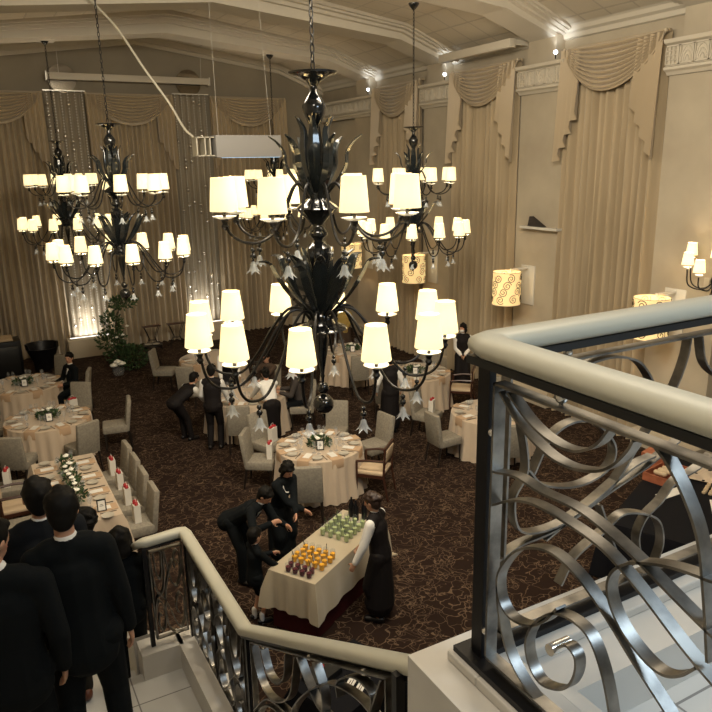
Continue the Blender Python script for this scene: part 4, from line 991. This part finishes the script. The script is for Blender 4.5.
def person(label,loc,face_,h=1.68,lean=0,side=0,pel=None,hands=None,feet=None,hp=0,hy=0,hr=0,top='jacket',mt=None,bottom='trousers',mb_=None,hair='short',mh=None,vox=.014,mask=False,necklace=False,shoes=None,collar=False,chest=None,tie=False,elb=None,sock=False,wid=1.0,apron=False):
    """face_: heading in radians (0=+x); local frame x right, y ahead"""
    s=h/1.72; t=T('person',label,'person',loc,face_-PI/2); mt=mt or m_suit; mb_=mb_ or m_suit; mh=mh or m_hair
    Pv=V(pel) if pel else V((0,0,.92*s)); ln,sd=R(lean),R(side)
    d=V((math.sin(sd),math.sin(ln)*math.cos(sd),math.cos(ln)*math.cos(sd))).normalized(); X=V((1,0,0)); X=(X-d*X.dot(d)).normalized(); F=d.cross(X)*-1 if False else X.cross(d)*-1
    F=d.cross(X); 
    nb=Pv+d*.50*s; ch=Pv+d*.34*s
    kw=.94 if bottom=='skirt' or top in('dress',) else 1.0
    kw*=wid
    sh=[nb+X*sx*.175*s*kw-d*.055*s for sx in (-1,1)]
    hpv=R(hp); 
    nd=(d*.4+V((0,0,.6))).normalized(); hc=nb+nd*.070*s+V((0,math.sin(hpv)*.09*s,math.cos(hpv)*.09*s+.015*s))
    Mh=Matrix.Rotation(R(-hy),3,'Z')@Matrix.Rotation(-hpv,3,'X')@Matrix.Rotation(R(hr),3,'Y')
    hs=(.55*s+.45 if s<.85 else min(s,1.0))*1.02
    def H(x,y,z): return hc+Mh@V((x*hs,y*hs,z*hs))
    if hands is None: hands=((-.24*s,.06,.80*s),(.24*s,.06,.80*s))
    if feet is None: feet=((-.10*s,0,.0),(.10*s,.03,.0))
    hips=[Pv+V((sx*.085*s,0,-.02)) for sx in (-1,1)]
    el=[];wr=[]
    for i,sx in enumerate((-1,1)):
        hint=V((sx*.5,-.8,-.4)) if elb is None else V(elb[i]); e,w_=ik(sh[i],hands[i],.285*s,.25*s,hint); el.append(e); wr.append(w_)
    kn=[];an=[]
    for i,sx in enumerate((-1,1)):
        k_,a_=ik(hips[i],V(feet[i])+V((0,0,.075*s)),.43*s,.42*s,V((sx*.08,1,.15))); kn.append(k_); an.append(a_)
    B=MB()
    B.ell(H(0,0,.01),(.074*hs,.092*hs,.108*hs),Mh); B.ell(H(0,.030,-.055),(.052*hs,.058*hs,.058*hs),Mh)
    B.cap(H(0,.088,.012),H(0,.104,-.018),.009*hs,.014*hs); B.ell(H(0,.082,-.052),(.022*hs,.012*hs,.010*hs),Mh)
    for sx in (-1,1): B.ell(H(sx*.077,-.004,-.005),(.010*hs,.018*hs,.030*hs),Mh)
    B.cap(nb-d*.03*s,H(0,-.012,-.06),.052*s,.048*s); B.cap(Pv,ch,(.135*s*kw,.09*s),(.15*s*kw,.10*s),X); B.cap(ch,nb-d*.06*s,(.15*s*kw,.10*s),(.12*s*kw,.07*s),X)
    B.cap(sh[0],sh[1],.055*s,.055*s); B.cap(hips[0],hips[1],.095*s,.095*s)
    for i,sx in enumerate((-1,1)):
        B.cap(sh[i],el[i],.048*s,.038*s); B.cap(el[i],wr[i],.037*s,.026*s); B.cap(hips[i],kn[i],.082*s,.055*s); B.cap(kn[i],an[i],.052*s,.034*s)
        B.cap(an[i]-V((0,.02,.03)),V(feet[i])+V((sx*.02,.15*s,.03)),(.035*s,.028*s),(.032*s,.02*s),(1,0,0))
        fd=(wr[i]-el[i]).normalized(); sdv=X if abs(fd.dot(X))<.9 else V((0,1,0)); pn=(sdv-fd*sdv.dot(fd)).normalized(); q=fd.cross(pn)   # q spans the knuckles
        if abs(q.dot(V((0,1,0))))<.4 and abs(fd.z)>.7: q,pn=V((0,1,0))-fd*fd.y,pn; q=q.normalized(); pn=q.cross(fd)
        pal=wr[i]+fd*.075*s; B.cap(wr[i],pal,(.030*s,.017*s),(.038*s,.014*s),q)
        inw=pn*(-sx) if abs(fd.z)>.5 else V((0,0,-1)); 
        for j,(o,l) in enumerate(((-.027,.062),(-.009,.075),(.010,.070),(.027,.055))):
            b0=pal+q*o*s; b1=b0+(fd+inw*.25).normalized()*l*.55*s; b2=b1+(fd*.75+inw*.8).normalized()*l*.5*s
            B.cap(b0,b1,.0095*s,.009*s,n=8); B.cap(b1,b2,.009*s,.0075*s,n=8)
        tq=q if q.dot(V((0,1,0)))>0 or fd.y>.5 else q*-1
        b0=wr[i]+fd*.02*s+tq*.022*s; b1=b0+(fd*.6+tq*.8+inw*.3).normalized()*.045*s; B.cap(b0,b1,.011*s,.010*s,n=8); B.cap(b1,b1+(fd*.9+tq*.3).normalized()*.03*s,.010*s,.008*s,n=8)
    body=link('body',remesh(B,'body',m_skin,min(vox,.010 if vox<.012 else .012),2),t)
    # face details
    for sx in (-1,1): P('eye',MB().ell(H(sx*.030,.082,.014),(.013*hs,.006*hs,.006*hs),Mh,n=8,m=6),m_hair,t)
    if not mask: P('mouth',MB().ell(H(0,.089,-.050),(.021*hs,.006*hs,.006*hs),Mh,n=8,m=5),m_lip,t)
    else: P('face_mask',MB().ell(H(0,.045,-.045),(.062*hs,.062*hs,.050*hs),Mh),m_shirt,t,'white face mask')
    # hair
    Hr=MB(); Hr.ell(H(0,-.016,.030),(.086*hs,.098*hs,.098*hs),Mh); Hr.ell(H(0,-.035,-.015),(.080*hs,.075*hs,.085*hs),Mh); Hr.ell(H(0,-.045,-.055),(.062*hs,.050*hs,.058*hs),Mh)
    rd=random.Random(int(h*1000)+int(loc[0]*100))
    for k in range(40):
        a=rd.uniform(0,6.28); e=rd.uniform(-.3,1.5); e_=math.cos(e)
        if math.sin(a)*e_>.35 and e<.6: continue
        Hr.ell(H(.080*math.cos(a)*e_,-.018+.092*math.sin(a)*e_,.028+.095*math.sin(e)),rd.uniform(.014,.024)*hs,n=7,m=5)
    if hair in('short','bun','pony'): Hr.ell(H(0,.045,.078),(.062*hs,.045*hs,.030*hs),Mh)
    if hair=='short': Hr.ell(H(0,-.04,.03),(.090*hs,.085*hs,.09*hs),Mh)
    if hair=='bob':
        for sx in (-1,1): Hr.cap(H(sx*.07,.0,.03),H(sx*.078,.01,-.085),.028*hs,.026*hs)
        Hr.ell(H(0,-.06,-.06),(.085*hs,.05*hs,.07*hs),Mh); Hr.ell(H(0,.058,.062),(.062*hs,.032*hs,.026*hs),Mh)
    if hair=='bun': Hr.ell(H(0,-.12,.02),.045*hs)
    if hair=='pony': Hr.cap(H(0,-.10,.02),H(0,-.13,-.11),.03*hs,.018*hs)
    if hair=='curly':
        rd=random.Random(5)
        for k in range(60):
            a=rd.uniform(0,6.28); e=rd.uniform(-.5,1.5); Hr.ell(H(.09*math.cos(a)*math.cos(e),-.02+.09*math.sin(a)*math.cos(e)-.02,.03+.09*math.sin(e)),.02*hs,n=8,m=6)
    link('hair',remesh(Hr,'hair',mh,.010,2),t)
    # upper clothing
    def torso(k,hem=True,flare=1.0):
        q=MB(); q.cap(ch,nb-d*.055*s,(.175*s*kw*k,.115*s*k),(.13*s*kw*k,.075*s*k),X); q.cap(Pv+d*.12*s,ch,(.150*s*kw*k,.105*s*k),(.172*s*kw*k,.118*s*k),X)
        q.cap(sh[0]+X*.01,sh[1]-X*.01,.066*s*k,.066*s*k); q.cap(sh[0]*.55+nb*.45,sh[1]*.55+nb*.45,.070*s*k,.070*s*k); q.cap(nb-d*.05*s,nb+d*.004*s,.082*s*k,.066*s*k)
        if hem: q.cap(Pv-d*.10*s*hem,Pv+d*.14*s,(.165*s*kw*k*flare,.125*s*k*flare),(.150*s*kw*k,.108*s*k),X)
        return q
    def sleeves(q,k,full=True):
        for i in (0,1):
            q.cap(sh[i],el[i],.064*s*k,.052*s*k); e=wr[i] if full else el[i]
            if full: q.cap(el[i],wr[i]-(wr[i]-el[i])*.06,.052*s*k,.040*s*k)
        return q
    if top=='jacket':
        link('jacket',remesh(sleeves(torso(1.06,1.0,1.08),1.06),'jacket',mt,vox),t)
        if collar:
            q=MB(); q.cap(nb-d*.02*s,nb+nd*.026*s,.066*s,.061*s); link('shirt_collar',remesh(q,'shirt_collar',m_shirt,.009),t,'white shirt collar')
        if chest:
            q=MB(); q.cap(nb-d*.06*s+F*.0+F.cross(X)*0+V((0,1,0))*0+(F if F.y>0 else -F)*.075*s,ch+(F if F.y>0 else -F)*.118*s,(.045*s,.02*s),(.015*s,.015*s),X); sf=link('shirt_front',remesh(q,'shirt_front',m_shirt,.009),t,'white shirt front')
            FF=(F if F.y>0 else -F); P('necktie',MB().cap(nb-d*.05*s+FF*.098*s,ch+FF*.142*s,(.014*s,.006*s),(.022*s,.006*s),X),m_suit2,t)
    elif top=='vest':
        link('shirt',remesh(sleeves(torso(.98,.3),1.08),'shirt',m_shirt,vox),t,'white shirt'); q=torso(1.10,.45); link('vest',remesh(q,'vest',mt,vox),t,'black waistcoat')
        q=MB(); q.cap(nb-d*.01*s,nb+nd*.04*s,.062*s,.056*s); link('shirt_collar',remesh(q,'shirt_collar',m_shirt,.010),t)
    elif top=='shirt': link('shirt',remesh(sleeves(torso(1.0,0),1.08),'shirt',mt,vox),t)
    if necklace:
        FF=(F if F.y>0 else -F); pts=[]
        for k in range(17):
            a=-1.9+3.8*k/16; pts.append(nb+X*.085*s*math.sin(a)+FF*(.105*s*(.35+.65*math.cos(a)*1)+.02)-d*(.02*s+.13*s*max(0,math.cos(a))))
        mb=MB(); [mb.ell(p,.0095,n=6,m=4) for p in spline(pts,2)]; P('necklace',mb,m_white,t,'pearl necklace')
    # lower clothing
    if bottom=='trousers':
        q=MB(); q.cap(hips[0],hips[1],.112*s,.112*s); q.ell(Pv,(.16*s*kw,.115*s,.12*s))
        for i in (0,1): q.cap(hips[i],kn[i],.100*s,.074*s); q.cap(kn[i],an[i]+V((0,0,.0)),.073*s,.060*s)
        link('trousers',remesh(q,'trousers',mb_,vox),t)
    elif bottom=='skirt':
        zz=.10*s; q=MB(); c=(V(feet[0])+V(feet[1]))/2; q.cap(Pv,Pv*.55+V((c.x,c.y,zz))*.45,(.165*s,.125*s),(.19*s,.16*s),X); q.cap(Pv*.55+V((c.x,c.y,zz))*.45,V((c.x,c.y,zz+.12)),(.19*s,.16*s),(.22*s,.19*s),X)
        for i in (0,1): q.cap(hips[i],kn[i],.11*s,.10*s); q.cap(kn[i],an[i]+V((0,0,.1)),.10*s,.08*s)
        link('skirt',remesh(q,'skirt',mb_,vox),t)
    elif bottom=='shorts':
        q=MB(); q.cap(hips[0],hips[1],.11*s,.11*s)
        for i in (0,1): q.cap(hips[i],kn[i],.10*s,.085*s)
        link('shorts',remesh(q,'shorts',mb_,vox),t)
        q=MB(); [q.cap(an[i]+V((0,0,-.03)),an[i]+V((0,0,.07)),.042*s,.044*s) for i in (0,1)]; P('sock',q,m_shirt,t,'white socks')
    if apron: pass
    for i,sx in enumerate((-1,1)):
        f=V(feet[i]); q=MB(); q.cap(f+V((0,-.05*s,.045*s)),f+V((sx*.012,.15*s,.035*s)),(.040*s,.045*s),(.045*s,.030*s),(1,0,0)); P('shoe',q,shoes or m_shoe,t)
    return t
# foreground group on the stairs, seen from behind
person('man in black suit seen from behind, right of the front pair on the stairs',(.30,3.85,1.65),R(84),1.90,lean=2,hp=18,hr=4,top='jacket',collar=True,vox=.012,hands=((-.24,.10,.86),(.25,.06,.92)),feet=((-.13,-.03,0),(.15,.04,0)),wid=.92,side=-3)
person('man in dark suit and brown shoes, left of the front pair on the stairs',(.19,4.45,1.65),R(95),1.74,lean=2,hp=12,top='jacket',mt=m_suit2,collar=True,mb_=m_trouser,shoes=m_bshoe,vox=.012,hands=((-.26,.08,.85),(.22,-.10,.70)),feet=((-.20,-.18,0),(.14,.16,0)),wid=1.08)
person('man in black suit cut off by the left picture edge, head turned right',(-.10,3.74,1.65),R(75),1.86,lean=4,hp=14,hy=35,top='jacket',collar=True,vox=.012,hands=((-.27,.08,.92),(.26,.06,.92)),wid=1.1)
person('child in dark coat with long black hair at the stair landing rail',(.68,4.78,1.485),R(85),1.27,hp=8,top='jacket',hair='bob',vox=.011,bottom='trousers',collar=True,shoes=m_bshoe)
person('woman with dark curly hair, only her head showing beyond the men',(.56,5.65,1.0),R(85),1.58,hp=5,hair='curly',vox=.014,collar=True)
# drinks table group
person('man in black suit bending over the child at the drinks table',(2.62,7.98,0),R(-50),1.62,lean=58,hp=42,pel=(.0,-.10,.86),top='jacket',collar=True,chest=True,hands=((-.05,.62,.86),(.24,.58,1.02)),feet=((-.12,-.02,0),(.12,.06,0)),vox=.012)
person('woman in black dress with pearl necklace reaching for a drink',(3.22,8.10,0),R(-72),1.60,lean=24,hp=34,hair='bob',top='jacket',bottom='skirt',necklace=True,pel=(0,-.06,.84),hands=((.16,.50,.80),(-.02,.44,.92)),vox=.012,wid=.95)
person('small boy in dark blazer and white socks reaching onto the drinks table',(2.44,7.04,0),R(5),1.20,lean=3,hp=12,hy=-10,top='jacket',bottom='shorts',collar=True,hands=((-.04,.26,.80),(.13,.28,.68)),vox=.011,sock=True)
person('server in white shirt and black waistcoat standing behind the drinks table',(3.74,6.36,0),R(128),1.62,lean=8,hp=22,top='vest',mt=m_vest,bottom='skirt',mb_=m_vest,hair='bun',mh=m_hairb,hands=((-.26,.22,.80),(.12,.30,.82)),vox=.012,wid=.98)
# servers and guests around the hall
person('masked woman server standing alone with hands folded before the right wall',(9.90,12.95,0),R(-122),1.62,top='vest',mt=m_vest,bottom='skirt',mb_=m_vest,hair='bob',mask=True,hands=((-.05,.17,.90),(.05,.17,.90)),hp=4,hy=40,vox=.014)
person('server in black waistcoat seen from behind left of the guests table',(3.72,12.50,0),R(60),1.66,lean=6,hp=20,top='vest',mt=m_vest,bottom='trousers',mb_=m_vest,hands=((-.20,.25,.88),(.26,.28,.82)),vox=.014)
person('server in dark clothes bent low at the left of the guests table',(3.38,13.24,0),R(20),1.62,lean=62,hp=30,pel=(0,-.22,.84),top='vest',mt=m_vest,bottom='trousers',mb_=m_vest,hands=((-.1,.5,.80),(.2,.5,.80)),vox=.014)
person('server in white shirt leaning over the front of the guests table',(4.72,12.12,0),R(85),1.60,lean=38,hp=30,pel=(0,-.12,.86),top='shirt',mt=m_shirt,bottom='skirt',mb_=m_vest,hair='bun',hands=((-.22,.55,.82),(.16,.55,.84)),vox=.014)
person('server in black waistcoat leaning in behind the guests table',(4.72,14.62,0),R(-100),1.62,lean=34,hp=30,pel=(0,-.10,.87),top='vest',mt=m_vest,bottom='skirt',mb_=m_vest,hair='short',hands=((-.2,.5,.84),(.2,.5,.84)),vox=.014)
SEATF=((-.12,.42,0),(.12,.42,0))
person('seated guest in brown jacket with arm stretched along the table',(5.45,14.03,0),R(-135),1.66,lean=8,hp=12,pel=(0,-.02,.58),top='jacket',mt=m_brsuit,hands=((-.02,.60,.82),(.28,.50,.80)),feet=SEATF,vox=.014)
person('seated guest in dark grey suit at the right of the guests table',(5.60,12.72,0),R(156),1.66,lean=12,hp=14,pel=(0,-.02,.58),top='jacket',mt=m_grey,hands=((-.14,.38,.80),(.14,.38,.80)),feet=SEATF,vox=.014)
person('server seen from behind between two lamps right of the centre table',(7.00,11.45,0),R(70),1.64,lean=6,hp=14,top='vest',mt=m_vest,bottom='skirt',mb_=m_vest,hands=((-.25,.14,.84),(.25,.14,.84)),vox=.014)
person('woman in yellow kimono top standing far back near the corner lamp',(8.95,17.05,0),R(-110),1.58,top='jacket',mt=m_yellow,bottom='skirt',mb_=m_brsuit,hair='bun',hands=((-.06,.2,.92),(.06,.2,.92)),vox=.016)
person('man in black suit seated at the far left round table',(1.72,16.22,0),R(205),1.70,lean=2,hp=4,hy=-30,pel=(0,.0,.58),top='jacket',collar=True,chest=True,hands=((-.15,.32,.74),(.15,.32,.74)),feet=SEATF,vox=.014)
